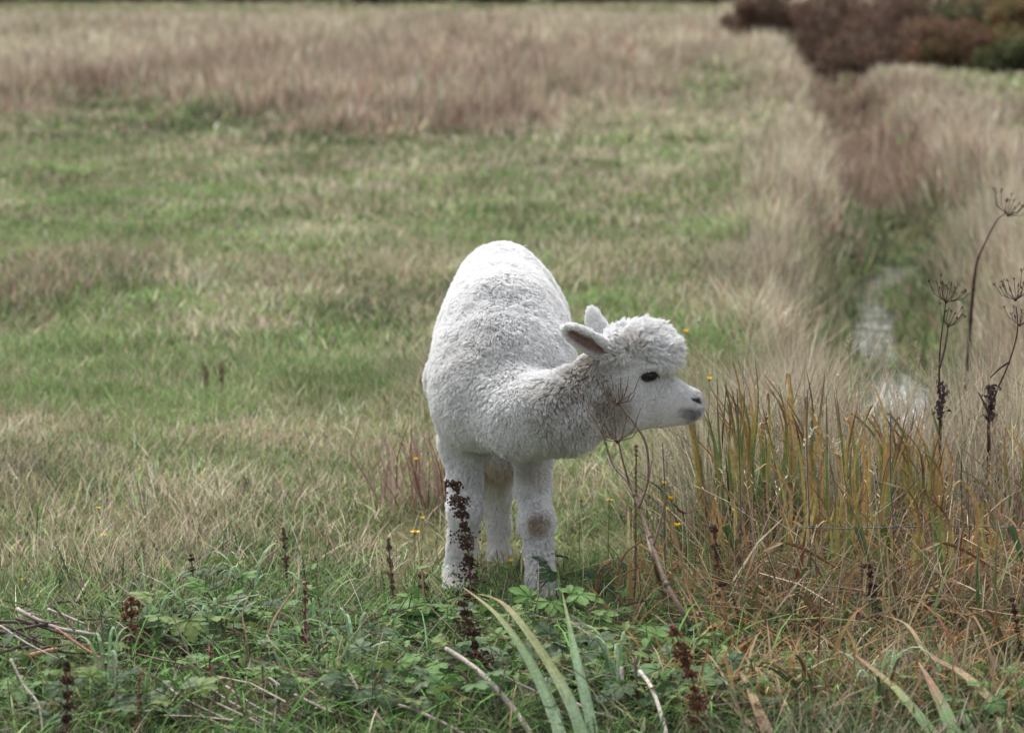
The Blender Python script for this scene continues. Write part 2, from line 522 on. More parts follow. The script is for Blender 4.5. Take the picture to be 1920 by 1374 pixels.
def grow(y0, y1, density, wscale, nseg, name, label):
    half = lambda y: 0.152 * y + 0.45 + 0.03 * y
    area = (half(y0) + half(y1)) * (y1 - y0)
    n = int(area * density)
    # tufts: blades gather round centres
    nt = max(10, int(area * min(90, density / 16.0)))
    ty = y0 + (y1 - y0) * rng.random(nt)
    tx = (rng.random(nt) * 2 - 1) * half(ty)
    k = rng.integers(0, nt, n)
    spread = 0.055 + 0.0022 * ty[k]
    X = tx[k] + rng.normal(0, 1, n) * spread
    Y = ty[k] + rng.normal(0, 1, n) * spread
    loose = rng.random(n) < 0.35
    Y[loose] = y0 + (y1 - y0) * rng.random(loose.sum())
    X[loose] = (rng.random(loose.sum()) * 2 - 1) * half(Y[loose])
    # keep the open water clear, except floating weed
    d = np.abs(X - ditch_x(Y))
    keep = (ground_z(X, Y) > WATER_Z + 0.004) | ((rng.random(n) < np.where(Y > 23.6, 0.5, 0.05 + 0.70 * smooth(0.50, 0.60, vnoise(X * 3.1, Y * 0.8, 91)))))
    # short trampled turf round the feet
    X, Y, k, d = X[keep], Y[keep], k[keep], d[keep]
    n = len(X)
    P = field_at(X, Y)
    w = P[:, :5].copy()
    # patchiness: local fertility swings the mix
    pt = fbm(X * 2.2, Y * 1.2, 51) - 0.5
    w[:, 2] *= np.exp(2.0 * pt); w[:, 0] *= np.exp(-1.8 * pt); w[:, 3] *= np.exp(2.0 * (fbm(X * 0.9, Y * 0.6, 57) - 0.5))
    w[:, 1] *= np.exp(3.0 * (fbm(X * 1.5 + 7, Y * 0.9, 61) - 0.5))
    deep = smooth(0.55, 0.2, d) * smooth(75, 45, Y)
    w[:, 1] += deep * np.where(Y > 27, 0.10, 0.5); w[:, 3] += deep * np.where(Y > 27, 0.5, 0.0); w[:, 0] += deep * np.where(Y < 27, 0.35, 0.0)
    w[:, 2] *= 1 - 0.7 * deep
    # one tuft leans to one species
    tv = rng.random(nt)[k]
    r = np.clip(0.55 * rng.random(n) + 0.45 * tv, 0, 0.9999)
    cw = np.cumsum(w, 1); cw /= cw[:, -1:]
    r = np.where(rng.random(n) < 0.5, rng.random(n), r)
    sp = (r[:, None] > cw).sum(1).clip(0, 4)
    base = PALETTE[sp]
    val = np.exp(rng.normal(0, 0.23, n) + rng.normal(0, 0.18, nt)[k] + 0.9 * (fbm(X * 1.7, Y * 0.8, 101) - 0.5))[:, None]
    hue = 1 + rng.normal(0, 0.06, (n, 3))
    col = np.clip(base * val * hue, 0.01, 0.75)
    tip = np.where((rng.random(n) < 0.35)[:, None], 0.45 * col + 0.55 * PALETTE[2] * 0.9, col)
    H = P[:, 5] * np.exp(rng.normal(0, 0.28, n) + np.where(P[:, 5] > 0.2, 0.9, 1.5) * (fbm(X * 1.3, Y * 0.8, 71) - 0.5) + rng.normal(0, 0.15, nt)[k])
    H = np.where(sp == 2, H * 1.15, np.where(sp == 3, H * 1.05, H * 0.82))
    H = H * (1 - 0.35 * smooth(0.62, 0.34, d) * smooth(75, 45, Y))
    H = np.minimum(H, P[:, 5] * 1.75)
    # grazed and trodden strip on the near side of the stream
    H = H * (1 - 0.62 * smooth(0.018, 0.010, np.abs(X / Y - 0.113)) * smooth(10.3, 11.2, Y) * smooth(17.5, 16, Y))
    foot = np.exp(-((X + 0.03) / 0.30) ** 2 - ((Y - 9.2) / 0.45) ** 2)
    H = H * (1 - 0.05 * foot)
    W = wscale * np.exp(rng.normal(0, 0.35, n)) * np.where(sp == 2, 0.75, 1.0) * np.where(P[:, 5] > 0.3, 1.15, 1.0)
    az = rng.random(n) * 2 * PI
    lean_az = (vnoise(X * 0.7, Y * 0.4, 81) - 0.5) * 6.0
    px, py = np.cos(az) + np.cos(lean_az) * 0.12, np.sin(az) + np.sin(lean_az) * 0.12
    az = np.arctan2(py, px)
    tilt = np.abs(rng.normal(0.18, 0.18, n)) + np.where(P[:, 5] < 0.17, np.abs(rng.normal(0.25, 0.25, n)), 0)
    droop = np.abs(rng.normal(0.35, 0.25, n)).clip(0, 1.0)
    stiff = (sp == 2) | (sp == 3)
    droop = np.where(stiff, droop * 0.55, droop)
    me = blades(name, X, Y, H, W, az, tilt, droop, col, tip, nseg)
    return tag(link("grass", me, M_GRASS), label, "grass", kind="stuff")


GRASS_Q = 1.0
grow(6.6, 10.4, 4600 * GRASS_Q, 0.0040, 3, "grass_near", "ankle deep green and straw grass round the alpaca's feet")
grow(10.4, 15, 4700 * GRASS_Q, 0.0037, 2, "grass_middle", "mixed green and straw grass just behind the alpaca")
grow(15, 22, 2200 * GRASS_Q, 0.0066, 2, "grass_behind", "green pasture grass with pale straw stems in mid field")
grow(22, 32, 850 * GRASS_Q, 0.012, 2, "grass_beyond", "olive green pasture grass below the brown rushes")
grow(32, 48, 430 * GRASS_Q, 0.020, 2, "grass_rush", "mauve brown rushes and dry grass across the far field")
grow(48, 70, 200 * GRASS_Q, 0.032, 2, "grass_far", "pale pinkish straw grass in the far field")
grow(70, 100, 90 * GRASS_Q, 0.05, 2, "grass_last", "thin far strip of dry grass at the field's end")

# ------------------------------------------------------------------ the alpaca: one continuous body from a blended distance field
A0 = np.array((-0.36, 8.72, -0.02)); A1 = np.array((0.62, 10.28, 1.06)); HV = 0.0058
NXYZ = np.ceil((A1 - A0) / HV).astype(int)
gx = (A0[0] + HV * np.arange(NXYZ[0])).astype(np.float32)
gy = (A0[1] + HV * np.arange(NXYZ[1])).astype(np.float32)
gz_ = (A0[2] + HV * np.arange(NXYZ[2])).astype(np.float32)
FLD = np.full(NXYZ, 0.5, np.float32)


def _box(lo, hi):
    i0 = np.clip(np.floor((np.asarray(lo) - A0) / HV).astype(int), 0, NXYZ - 1)
    i1 = np.clip(np.ceil((np.asarray(hi) - A0) / HV).astype(int) + 1, 1, NXYZ)
    sl = tuple(slice(a, b) for a, b in zip(i0, i1))
    return sl, gx[sl[0]][:, None, None], gy[sl[1]][None, :, None], gz_[sl[2]][None, None, :]


def _blend(sl, d, k, cut=False):
    f = FLD[sl]
    if cut:
        d = -d
        h = np.clip(0.5 - 0.5 * (f - d) / k, 0, 1)
        FLD[sl] = f * (1 - h) + d * h + k * h * (1 - h)
    else:
        h = np.clip(0.5 + 0.5 * (f - d) / k, 0, 1)
        FLD[sl] = f * (1 - h) + d * h - k * h * (1 - h)


def ell(c, r, k=0.05, axes=None, cut=False):
    c = np.asarray(c, float); r = np.asarray(r, float)
    R = r.max() + k + 0.03
    sl, x, y, z = _box(c - R, c + R)
    x, y, z = x - c[0], y - c[1], z - c[2]
    if axes is None:
        q = (x, y, z)
    else:
        q = [x * e[0] + y * e[1] + z * e[2] for e in np.asarray(axes, float)]
    k0 = np.sqrt((q[0] / r[0]) ** 2 + (q[1] / r[1]) ** 2 + (q[2] / r[2]) ** 2)
    k1 = np.sqrt((q[0] / r[0] ** 2) ** 2 + (q[1] / r[1] ** 2) ** 2 + (q[2] / r[2] ** 2) ** 2) + 1e-6
    _blend(sl, (k0 * (k0 - 1.0) / k1).astype(np.float32), k, cut)


def cone(a, b, ra, rb, k=0.04, sy=1.0, cut=False):
    a = np.asarray(a, float); b = np.asarray(b, float)
    R = max(ra, rb) * max(1, sy) + k + 0.03
    sl, x, y, z = _box(np.minimum(a, b) - R, np.maximum(a, b) + R)
    ab = b - a
    ab2 = np.array((ab[0], ab[1] / sy, ab[2]))
    qx, qy, qz = x - a[0], (y - a[1]) / sy, z - a[2]
    t = np.clip((qx * ab2[0] + qy * ab2[1] + qz * ab2[2]) / (ab2 @ ab2 + 1e-9), 0, 1)
    d = np.sqrt((qx - t * ab2[0]) ** 2 + (qy - t * ab2[1]) ** 2 + (qz - t * ab2[2]) ** 2) - (ra + (rb - ra) * t)
    _blend(sl, (d * min(1.0, sy)).astype(np.float32), k, cut)


def px(r, Y):
    return r * Y / F_PX


# torso
ell(at(944, 652, 9.55), (0.188, 0.43, 0.222), 0.06)
ell(at(948, 632, 9.86), (0.180, 0.22, 0.220), 0.07)
ell(at(941, 695, 9.32), (0.168, 0.22, 0.19), 0.07)
cone(at(938, 570, 9.35), at(938, 520, 9.75), px(40, 9.5), px(34, 9.7), 0.12)
cone(at(938, 520, 9.75), at(950, 575, 10.0), px(34, 9.7), px(60, 9.9), 0.12)
# chest and shoulders
ell(at(925, 755, 9.17), (0.085, 0.085, 0.085), 0.09)
ell(at(872, 740, 9.27), (0.072, 0.12, 0.13), 0.08)
ell(at(1010, 740, 9.27), (0.072, 0.12, 0.14), 0.08)
# tail
cone(at(948, 590, 10.05), at(950, 690, 10.14), 0.05, 0.035, 0.05)
# neck: leaves the chest, bends to the animal's left and runs out level
cone(at(930, 748, 9.18), at(985, 784, 9.05), px(80, 9.1), px(66, 9.0), 0.08, 1.0)
cone(at(985, 784, 9.05), at(1060, 775, 9.0), px(66, 9.0), px(66, 9.0), 0.06, 0.95)
cone(at(1060, 775, 9.0), at(1125, 728, 9.0), px(66, 9.0), px(58, 9.0), 0.05, 0.9)
# head
HY = 9.0
ell(at(1168, 704, HY), (px(58, HY), 0.078, px(60, HY)), 0.05)
cone(at(1185, 735, HY), at(1250, 752, HY), px(54, HY), px(36, HY), 0.04, 0.85)
cone(at(1215, 712, HY), at(1288, 748, HY), px(30, HY), px(20, HY), 0.03, 0.95)
cone(at(1250, 756, HY), at(1297, 762, HY), px(32, HY), px(24, HY), 0.025, 0.92)
ell(at(1301, 748, HY), (px(15, HY), 0.030, px(14, HY)), 0.016)
ell(at(1294, 772, HY), (px(20, HY), 0.031, px(15, HY)), 0.015)
cone(at(1205, 772, HY), at(1284, 784, HY), px(24, HY), px(8, HY), 0.025, 0.85)
ell(at(1160, 765, HY), (px(42, HY), 0.068, px(42, HY)), 0.05)
# brow ridges and the woolly topknot
for s in (-1, 1):
    ell(at(1216, 690, HY + s * 0.062), (px(30, HY), 0.021, px(11, HY)), 0.02)
ell(at(1200, 655, HY), (px(58, HY), 0.078, px(42, HY)), 0.03)
ell(at(1234, 664, HY), (px(28, HY), 0.064, px(30, HY)), 0.03)
ell(at(1162, 660, HY), (px(30, HY), 0.060, px(28, HY)), 0.03)


def ear(base, tip, face, w, thick, cutw):
    base, tip = np.asarray(base), np.asarray(tip)
    e1 = tip - base; Ln = np.linalg.norm(e1); e1 /= Ln
    e3 = np.asarray(face, float); e3 = e3 - e1 * (e3 @ e1); e3 /= np.linalg.norm(e3)
    e2 = np.cross(e3, e1)
    c = (base + tip) / 2
    ell(c - e1 * 0.01, (Ln * 0.56, w, thick), 0.012, (e1, e2, e3))
    cone(base - e1 * 0.02, base + e1 * 0.02, w * 0.8, w * 0.55, 0.03)
    ell(c + e3 * thick * 1.0 - e1 * 0.004, (Ln * 0.47, cutw, thick * 1.35), 0.006, (e1, e2, e3), cut=True)
    return c + e3 * thick * 0.6 - e1 * 0.008, e1, e2, e3, Ln


EAR_A = ear(at(1138, 660, 8.935), at(1054, 613, 8.90), (0.12, -1.0, -0.55), 0.028, 0.019, 0.021)
EAR_B = ear(at(1128, 636, 9.055), at(1106, 574, 9.07), (0.75, 0.75, 0.1), 0.024, 0.017, 0.017)
# eye sockets, nostrils, mouth
EYES = [at(1219, 704, HY - 0.0690), at(1219, 704, HY + 0.0690)]
for e in EYES:
    ell(e + np.array((0, -0.006 if e[1] < HY else 0.006, 0)), (0.021, 0.014, 0.016), 0.006, cut=True)
for s in (-1, 1):
    cone(at(1300, 748, HY + s * 0.031), at(1314, 755, HY + s * 0.025), 0.004, 0.0055, 0.004, cut=True)
    cone(at(1262, 768, HY + s * 0.040), at(1314, 772, HY + s * 0.026), 0.003, 0.003, 0.006, cut=True)


# legs
def leg(pts, k=0.03):
    for (u0, v0, y0, r0), (u1, v1, y1, r1) in zip(pts[:-1], pts[1:]):
        cone(at(u0, v0, y0), at(u1, v1, y1), px(r0 - 5, y0), px(r1 - 5, y1), k, 1.0)


def foot(u, v, Y, dz=0.0):
    for s in (-1, 1):
        c = at(u, v, Y) + np.array((s * 0.016, -0.035, 0.018 + dz))
        cone(at(u, v - 26, Y), c, 0.026, 0.017, 0.02)
        ell(c + np.array((0, -0.022, -0.004)), (0.014, 0.026, 0.014), 0.008)


leg([(870, 760, 9.28, 58), (868, 830, 9.34, 42), (872, 905, 9.33, 30), (872, 955, 9.285, 31), (866, 1005, 9.31, 23), (862, 1035, 9.315, 22), (860, 1070, 9.32, 24), (859, 1090, 9.30, 22)])
foot(859, 1104, 9.30)
leg([(1004, 770, 9.26, 56), (1000, 840, 9.30, 40), (999, 915, 9.25, 30), (1006, 978, 9.17, 32), (1010, 1030, 9.18, 24), (1012, 1055, 9.175, 22), (1016, 1090, 9.15, 26), (1018, 1108, 9.14, 22)])
foot(1019, 1124, 9.14)
leg([(1000, 720, 9.80, 95), (975, 800, 9.72, 64), (942, 860, 9.70, 34), (932, 925, 9.88, 26), (935, 985, 9.90, 20), (935, 1035, 9.86, 18), (935, 1065, 9.84, 17)])
foot(935, 1078, 9.82)
leg([(888, 720, 9.80, 95), (885, 800, 9.72, 62), (884, 860, 9.74, 34), (882, 925, 9.92, 24), (878, 985, 9.94, 19), (876, 1035, 9.90, 18), (876, 1060, 9.88, 17)])
foot(876, 1072, 9.86)


def surface_nets(F, origin, h):
    ins = F < 0
    n = np.zeros(tuple(s - 1 for s in F.shape), np.uint8)
    for dx in (0, 1):
        for dy in (0, 1):
            for dz in (0, 1):
                n += ins[dx:F.shape[0] - 1 + dx, dy:F.shape[1] - 1 + dy, dz:F.shape[2] - 1 + dz]
    act = (n > 0) & (n < 8)
    idx = np.argwhere(act)
    vid = np.full(act.shape, -1, np.int32)
    vid[act] = np.arange(len(idx))
    corners = np.array([(a, b, c) for a in (0, 1) for b in (0, 1) for c in (0, 1)])
    val = np.stack([F[idx[:, 0] + c[0], idx[:, 1] + c[1], idx[:, 2] + c[2]] for c in corners], 1)
    acc = np.zeros((len(idx), 3)); cnt = np.zeros(len(idx))
    for i in range(8):
        for j in range(i + 1, 8):
            if np.abs(corners[i] - corners[j]).sum() != 1:
                continue
            a, b = val[:, i], val[:, j]
            m = (a < 0) != (b < 0)
            t = np.where(m, a / np.where(m, a - b, 1), 0)
            p = corners[i] + t[:, None] * (corners[j] - corners[i])
            acc[m] += p[m]; cnt[m] += 1
    co = origin + h * (idx + acc / cnt[:, None])
    quads = []
    for ax in range(3):
        o1, o2 = [(1, 2), (2, 0), (0, 1)][ax]
        sl0 = [slice(None)] * 3; sl1 = [slice(None)] * 3
        sl0[ax] = slice(0, -1); sl1[ax] = slice(1, None)
        A, B = ins[tuple(sl0)], ins[tuple(sl1)]
        e = np.argwhere(A != B)
        e = e[(e[:, o1] > 0) & (e[:, o2] > 0) & (e[:, o1] < F.shape[o1] - 1) & (e[:, o2] < F.shape[o2] - 1)]
        d1 = np.zeros(3, int); d1[o1] = 1
        d2 = np.zeros(3, int); d2[o2] = 1
        g = lambda p: vid[p[:, 0], p[:, 1], p[:, 2]]
        q = np.stack([g(e - d1 - d2), g(e - d2), g(e), g(e - d1)], 1)
        flip = ~A[e[:, 0], e[:, 1], e[:, 2]]
        q[flip] = q[flip][:, ::-1]
        quads.append(q)
    return co, np.concatenate(quads)


BCO, BQ = surface_nets(FLD, A0, HV)
BQ = BQ[(BQ >= 0).all(1)]
del FLD


def vert_normals(co, q):
    fn = np.cross(co[q[:, 2]] - co[q[:, 0]], co[q[:, 3]] - co[q[:, 1]])
    vn = np.zeros_like(co)
    for k in range(4):
        for a in range(3):
            vn[:, a] += np.bincount(q[:, k], fn[:, a], len(co))
    return vn / (np.linalg.norm(vn, axis=1, keepdims=True) + 1e-12)


def relax(co, q, n, f=0.5):
    for _ in range(n):
        s = np.zeros_like(co); c = np.zeros(len(co))
        for k in range(4):
            a, b = q[:, k], q[:, (k + 1) % 4]
            for ax in range(3):
                s[:, ax] += np.bincount(a, co[b, ax], len(co)) + np.bincount(b, co[a, ax], len(co))
            c += np.bincount(a, minlength=len(co)) + np.bincount(b, minlength=len(co))
        co = co + f * (s / c[:, None] - co)
    return co


BCO = relax(BCO, BQ, 2)
BVN = vert_normals(BCO, BQ)


def near(p, c, r):
    d = np.linalg.norm((p - np.asarray(c)) , axis=1)
    return smooth(r, r * 0.35, d)


def pxy(p):
    u, v = project(p[:, 0], p[:, 1], p[:, 2])
    return u, v


HEADC = at(1215, 725, HY)


def ear_local(p, E):
    c, e1, e2, e3, Ln = E
    d = p - c
    return d @ e1 / Ln, d @ e2, d @ e3


def ear_mask(p):
    """1 on the ears, and 1 in their hollow."""
    out, hol = np.zeros(len(p)), np.zeros(len(p))
    for E, w in ((EAR_A, 0.030), (EAR_B, 0.026)):
        a, b, c = ear_local(p, E)
        on = (np.abs(a) < 0.62) & (np.abs(b) < w) & (np.abs(c) < 0.035) & (a > -0.42)
        out = np.maximum(out, on)
    a, b, c = ear_local(p, EAR_A)
    hol = smooth(1.0, 0.70, np.sqrt((a / 0.50) ** 2 + (b / 0.0215) ** 2)) * (np.abs(c) < 0.02)
    a, b, c = ear_local(p, EAR_B)
    hol = np.maximum(hol, smooth(1.0, 0.70, np.sqrt((a / 0.46) ** 2 + (b / 0.018) ** 2)) * (c > -0.012) * (np.abs(c) < 0.02))
    return out, hol


def coat_colour(p, skin):
    """Coat colour with its stains; on SKIN the bare grey nose, lips and eyelids too."""
    n = len(p)
    white = np.array((0.79, 0.79, 0.79))
    nz = vnoise3(p * 22, 3); nz2 = vnoise3(p * 70, 9)
    c = white * (0.95 + 0.09 * (nz2 - 0.5))[:, None]
    def stain(c, centre, r, col, amt, br=0.55):
        w = near(p, centre, r) * amt * np.clip(br + 1.2 * (nz - 0.3), 0, 1.2)
        return c * (1 - w[:, None]) + np.array(col) * w[:, None]
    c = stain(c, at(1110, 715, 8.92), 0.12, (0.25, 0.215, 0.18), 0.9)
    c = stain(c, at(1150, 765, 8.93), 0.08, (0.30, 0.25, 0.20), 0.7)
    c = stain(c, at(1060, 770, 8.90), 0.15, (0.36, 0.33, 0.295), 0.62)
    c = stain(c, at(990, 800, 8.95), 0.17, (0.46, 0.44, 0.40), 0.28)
    c = stain(c, at(960, 600, 9.4), 0.18, (0.45, 0.44, 0.43), 0.42)
    c = stain(c, at(900, 690, 9.15), 0.16, (0.50, 0.48, 0.45), 0.38)
    c = stain(c, at(1012, 985, 9.12), 0.045, (0.34, 0.25, 0.17), 0.95, 0.8)
    c = stain(c, at(995, 880, 9.2), 0.08, (0.58, 0.53, 0.45), 0.5)
    c = stain(c, at(874, 985, 9.22), 0.035, (0.50, 0.42, 0.31), 0.7, 0.8)
    c = stain(c, at(930, 890, 9.7), 0.14, (0.48, 0.40, 0.29), 0.85)
    c = stain(c, at(930, 930, 9.75), 0.05, (0.48, 0.40, 0.30), 0.6)
    c = stain(c, at(1185, 650, 8.91), 0.05, (0.62, 0.55, 0.47), 0.5)
    low = smooth(0.22, 0.02, p[:, 2]) * 0.22
    c = c * (1 - low[:, None]) + np.array((0.52, 0.47, 0.38)) * low[:, None]
    # muzzle: grey nose leather and lips
    for s in (-1, 1):
        nose = near(p, at(1311, 750, HY + s * 0.014), 0.030)
        c = c * (1 - 0.8 * nose[:, None]) + np.array((0.30, 0.255, 0.265)) * 0.8 * nose[:, None]
        nos = near(p, at(1309, 751, HY + s * 0.028), 0.012)
        c = c * (1 - nos[:, None]) + np.array((0.03, 0.025, 0.03)) * nos[:, None]
        lip = np.zeros(n)
        for lu, lv, ly, lr, la in ((1281, 772, 0.033, .022, .45), (1290, 774, 0.030, .026, .7), (1298, 776, 0.024, .026, .85), (1306, 772, 0.018, .022, .8), (1312, 766, 0.010, .018, .7), (1292, 786, 0.015, .016, .5)):
            lip = np.maximum(lip, near(p, at(lu, lv, HY + s * ly), lr) * la)
        lip *= 0.75 + 0.5 * nz2
        lip = np.clip(lip, 0, 1)
        c = c * (1 - 0.85 * lip[:, None]) + np.array((0.095, 0.085, 0.092)) * 0.85 * lip[:, None]
        for i in range(13):
            f = i / 12
            cr = near(p, at(1257 + 50 * f, 760 + 12 * f - 3 * math.sin(f * 3.1), HY + s * (0.040 - 0.022 * f)), 0.0085) * (0.7 if f < .3 else 0.95)
            c = c * (1 - cr[:, None]) + np.array((0.05, 0.045, 0.05)) * cr[:, None]
        for i in range(6):
            f = i / 5
            cr = near(p, at(1299 + 15 * f, 748 + 7 * f, HY + s * (0.030 - 0.006 * f)), 0.006)
            c = c * (1 - cr[:, None]) + np.array((0.03, 0.025, 0.03)) * cr[:, None]
    for e in EYES:
        q = (p - e) / np.array((1.25, 1, 1))
        d = np.linalg.norm(q, axis=1)
        rim = smooth(0.027, 0.017, d)
        if skin:
            c = c * (1 - rim[:, None]) + np.array((0.045, 0.036, 0.036)) * rim[:, None]
        tear = near(p, e + np.array((0.022, 0.012 if e[1] < HY else -0.012, -0.010)), 0.016) * 0.7
        c = c * (1 - tear[:, None]) + np.array((0.34, 0.25, 0.23)) * tear[:, None]
    em, hol = ear_mask(p)
    amt = hol * (0.95 if skin else 0.75)
    c = c * (1 - amt[:, None]) + np.array((0.30, 0.165, 0.145)) * amt[:, None]
    return c


def coat_length(p, nrm):
    """Length of the fleece in metres, and how bare a spot is."""
    u, v = pxy(p)
    L = np.full(len(p), 0.0145)
    L = L + 0.006 * smooth(960, 1040, u) * smooth(1190, 1130, u) * (p[:, 1] < 9.2)
    leg_ = smooth(0.46, 0.36, p[:, 2])
    L = L * (1 - leg_) + 0.013 * leg_
    face = smooth(1150, 1200, u) * (p[:, 1] < 9.2)
    L = np.where(face > 0, L * (1 - face) + 0.011 * face, L)
    muz = smooth(1240, 1275, u) * (p[:, 1] < 9.2)
    L = L * (1 - muz) + 0.0045 * muz
    top = (p[:, 1] < 9.2) * smooth(1118, 1150, u) * smooth(684, 655, v - np.clip((u - 1190) * 0.32, 0, 30))
    L = L * (1 - top) + 0.031 * top
    em, hol = ear_mask(p)
    L = np.where(em > 0.5, 0.012, L)
    L = L * (1 - 0.25 * hol)
    bare = np.zeros(len(p))
    for e in EYES:
        bare = np.maximum(bare, np.linalg.norm((p - e) / np.array((1.4, 1, 1)), axis=1) < 0.0185)
    for s in (-1, 1):
        bare = np.maximum(bare, np.linalg.norm(p - at(1312, 751, HY + s * 0.016), axis=1) < 0.019)
    bare = np.maximum(bare, p[:, 2] < ground_z(p[:, 0], p[:, 1]) + 0.012)
    return L, bare > 0.5, top, em, face


def build_alpaca():
    root_loc = on_ground(at(930, 1100, 9.55)[0], 9.55)
    root = empty("alpaca", root_loc, "white alpaca standing in the grass with its neck turned to show its head in profile", "alpaca")
    off = root_loc
    # woolly unevenness of the body under the fleece
    lum = (vnoise3(BCO * 18, 5) - 0.5) * 0.008 + (vnoise3(BCO * 60, 6) - 0.5) * 0.002
    u, v = pxy(BCO)
    headm = smooth(1140, 1180, u) * (BCO[:, 1] < 9.3)
    top = smooth(665, 640, v) * headm
    em, hol = ear_mask(BCO)
    amp = (1 - headm) * (1 - em) + 0.6 * top * (1 - em)
    amp = amp * (0.35 + 0.65 * smooth(0.30, 0.50, BCO[:, 2]))
    co = BCO + BVN * (lum * amp)[:, None]
    me = fast_mesh("body", co - off, BQ, np.zeros((0, 3), int), coat_colour(BCO, True) * 0.9, True)
    m, N, L = nodes_of("alpaca_skin")
    out = N.new("ShaderNodeOutputMaterial"); pb = N.new("ShaderNodeBsdfPrincipled")
    a = N.new("ShaderNodeAttribute"); a.attribute_name = "col"
    pb.inputs["Roughness"].default_value = 0.75; pb.inputs["Specular IOR Level"].default_value = 0.2
    nz = N.new("ShaderNodeTexNoise"); nz.inputs["Scale"].default_value = 220
    tc = N.new("ShaderNodeTexCoord"); L.new(tc.outputs["Object"], nz.inputs["Vector"])
    bp = N.new("ShaderNodeBump"); bp.inputs["Strength"].default_value = 0.35; bp.inputs["Distance"].default_value = 0.004
    L.new(nz.outputs[0], bp.inputs["Height"]); L.new(bp.outputs[0], pb.inputs["Normal"])
    L.new(a.outputs["Color"], pb.inputs["Base Color"]); L.new(pb.outputs[0], out.inputs[0])
    link("body", me, m, root)

    # ---- fleece as hair curves
    tri = np.concatenate([BQ[:, [0, 1, 2]], BQ[:, [0, 2, 3]]])
    p0, p1, p2 = co[tri[:, 0]], co[tri[:, 1]], co[tri[:, 2]]
    ar = np.linalg.norm(np.cross(p1 - p0, p2 - p0), axis=1) / 2
    ctr = (p0 + p1 + p2) / 3
    nrm = BVN[tri[:, 0]]
    uu, vv = pxy(ctr)
    toward = 0.35 + 0.65 * smooth(0.35, -0.2, nrm[:, 1])           # fewer hairs on the far side
    dens = toward * (1 + 1.6 * smooth(1140, 1180, uu) * (ctr[:, 1] < 9.2))
    w = ar * dens
    NH = 400000
    t = rng.choice(len(tri), NH, p=w / w.sum())
    r1, r2 = rng.random(NH), rng.random(NH)
    s = np.sqrt(r1)
    P = p0[t] * (1 - s)[:, None] + p1[t] * (s * (1 - r2))[:, None] + p2[t] * (s * r2)[:, None]
    Nn = BVN[tri[t, 0]] * (1 - s)[:, None] + BVN[tri[t, 1]] * (s * (1 - r2))[:, None] + BVN[tri[t, 2]] * (s * r2)[:, None]
    Nn /= np.linalg.norm(Nn, axis=1, keepdims=True)
    Ln, bare, topm, em, face = coat_length(P, Nn)
    ok = ~bare
    P, Nn, Ln, topm, em, face = P[ok], Nn[ok], Ln[ok], topm[ok], em[ok], face[ok]
    n = len(P)
    # comb: down and back along the body, along the muzzle backwards, up and outwards on the topknot, to the tip on the ears
    comb = np.tile(np.array((0.0, 0.25, -1.0)), (n, 1))
    comb = comb * (1 - face)[:, None] + np.array((-0.7, 0.0, -0.55)) * face[:, None]
    tc_ = at(1185, 668, HY)
    rad = P - tc_; rad[:, 1] *= 0.5
    rad /= np.linalg.norm(rad, axis=1, keepdims=True) + 1e-6
    rad[:, 0] += 0.35
    comb = comb * (1 - topm)[:, None] + rad * topm[:, None]
    for E in (EAR_A, EAR_B):
        a_, b_, c_ = ear_local(P, E)
        mk = (em > 0.5) & (np.abs(a_) < 0.65) & (np.abs(b_) < 0.032) & (np.abs(c_) < 0.036)
        comb[mk] = E[1] + np.sign(b_[mk])[:, None] * E[2] * 0.4
    jit = np.stack([vnoise3(P * 30, 21), vnoise3(P * 30, 22), vnoise3(P * 30, 23)], 1) - 0.5
    jit2 = np.stack([vnoise3(P * 75, 25), vnoise3(P * 75, 26), vnoise3(P * 75, 27)], 1) - 0.5
    comb = comb + 1.1 * jit + 0.9 * jit2
    tan = comb - Nn * (comb * Nn).sum(1, keepdims=True)
    tan /= np.linalg.norm(tan, axis=1, keepdims=True) + 1e-6
    lay = np.where(face > 0.5, 1.3, 0.75) * (1 - topm) + 0.55 * topm
    lay = np.where(em > 0.5, 1.5, lay)
    d0 = Nn + tan * (lay * 0.6)[:, None] + rng.normal(0, 0.16, (n, 3))
    d0 /= np.linalg.norm(d0, axis=1, keepdims=True)
    d1 = Nn * 0.55 + tan * (lay * 1.35)[:, None] + rng.normal(0, 0.2, (n, 3))
    d1 /= np.linalg.norm(d1, axis=1, keepdims=True)
    Ln = Ln * np.exp(rng.normal(0, 0.16, n)) * (0.8 + 0.4 * vnoise3(P * 40, 29))
    q1 = P + d0 * (Ln * 0.5)[:, None]
    q2 = q1 + d1 * (Ln * 0.5)[:, None]
    # locks: tips draw together round the tip of a leader hair, so crevices open between them
    NL = n // 20
    lead = rng.choice(n, NL, replace=False)
    kd = kdtree.KDTree(NL)
    for i, k in enumerate(lead):
        kd.insert(P[k], i)
    kd.balance()
    near_i = np.empty(n, np.int32)
    find = kd.find
    for i, pp in enumerate(P.tolist()):
        near_i[i] = find(pp)[1]
    lk = lead[near_i]
    lockn = smooth(0.40, 0.68, vnoise3(P * 7.5, 77))
    un, vn_ = pxy(P)
    neckm = smooth(960, 1040, un) * smooth(1190, 1130, un) * smooth(660, 700, vn_) * (P[:, 1] < 9.2)
    lockn = np.maximum(lockn, neckm)
    cl = ((0.11 + 0.32 * lockn * (1 - topm) + 0.60 * topm) * (1 - 0.35 * face * (1 - topm)) * (em < 0.5))[:, None] * np.clip(rng.normal(1, 0.25, n), 0.2, 1.3)[:, None]
    shift = (q2[lk] - q2)
    ln_ = np.linalg.norm(shift, axis=1, keepdims=True)
    shift *= np.minimum(1, 0.014 / (ln_ + 1e-9))
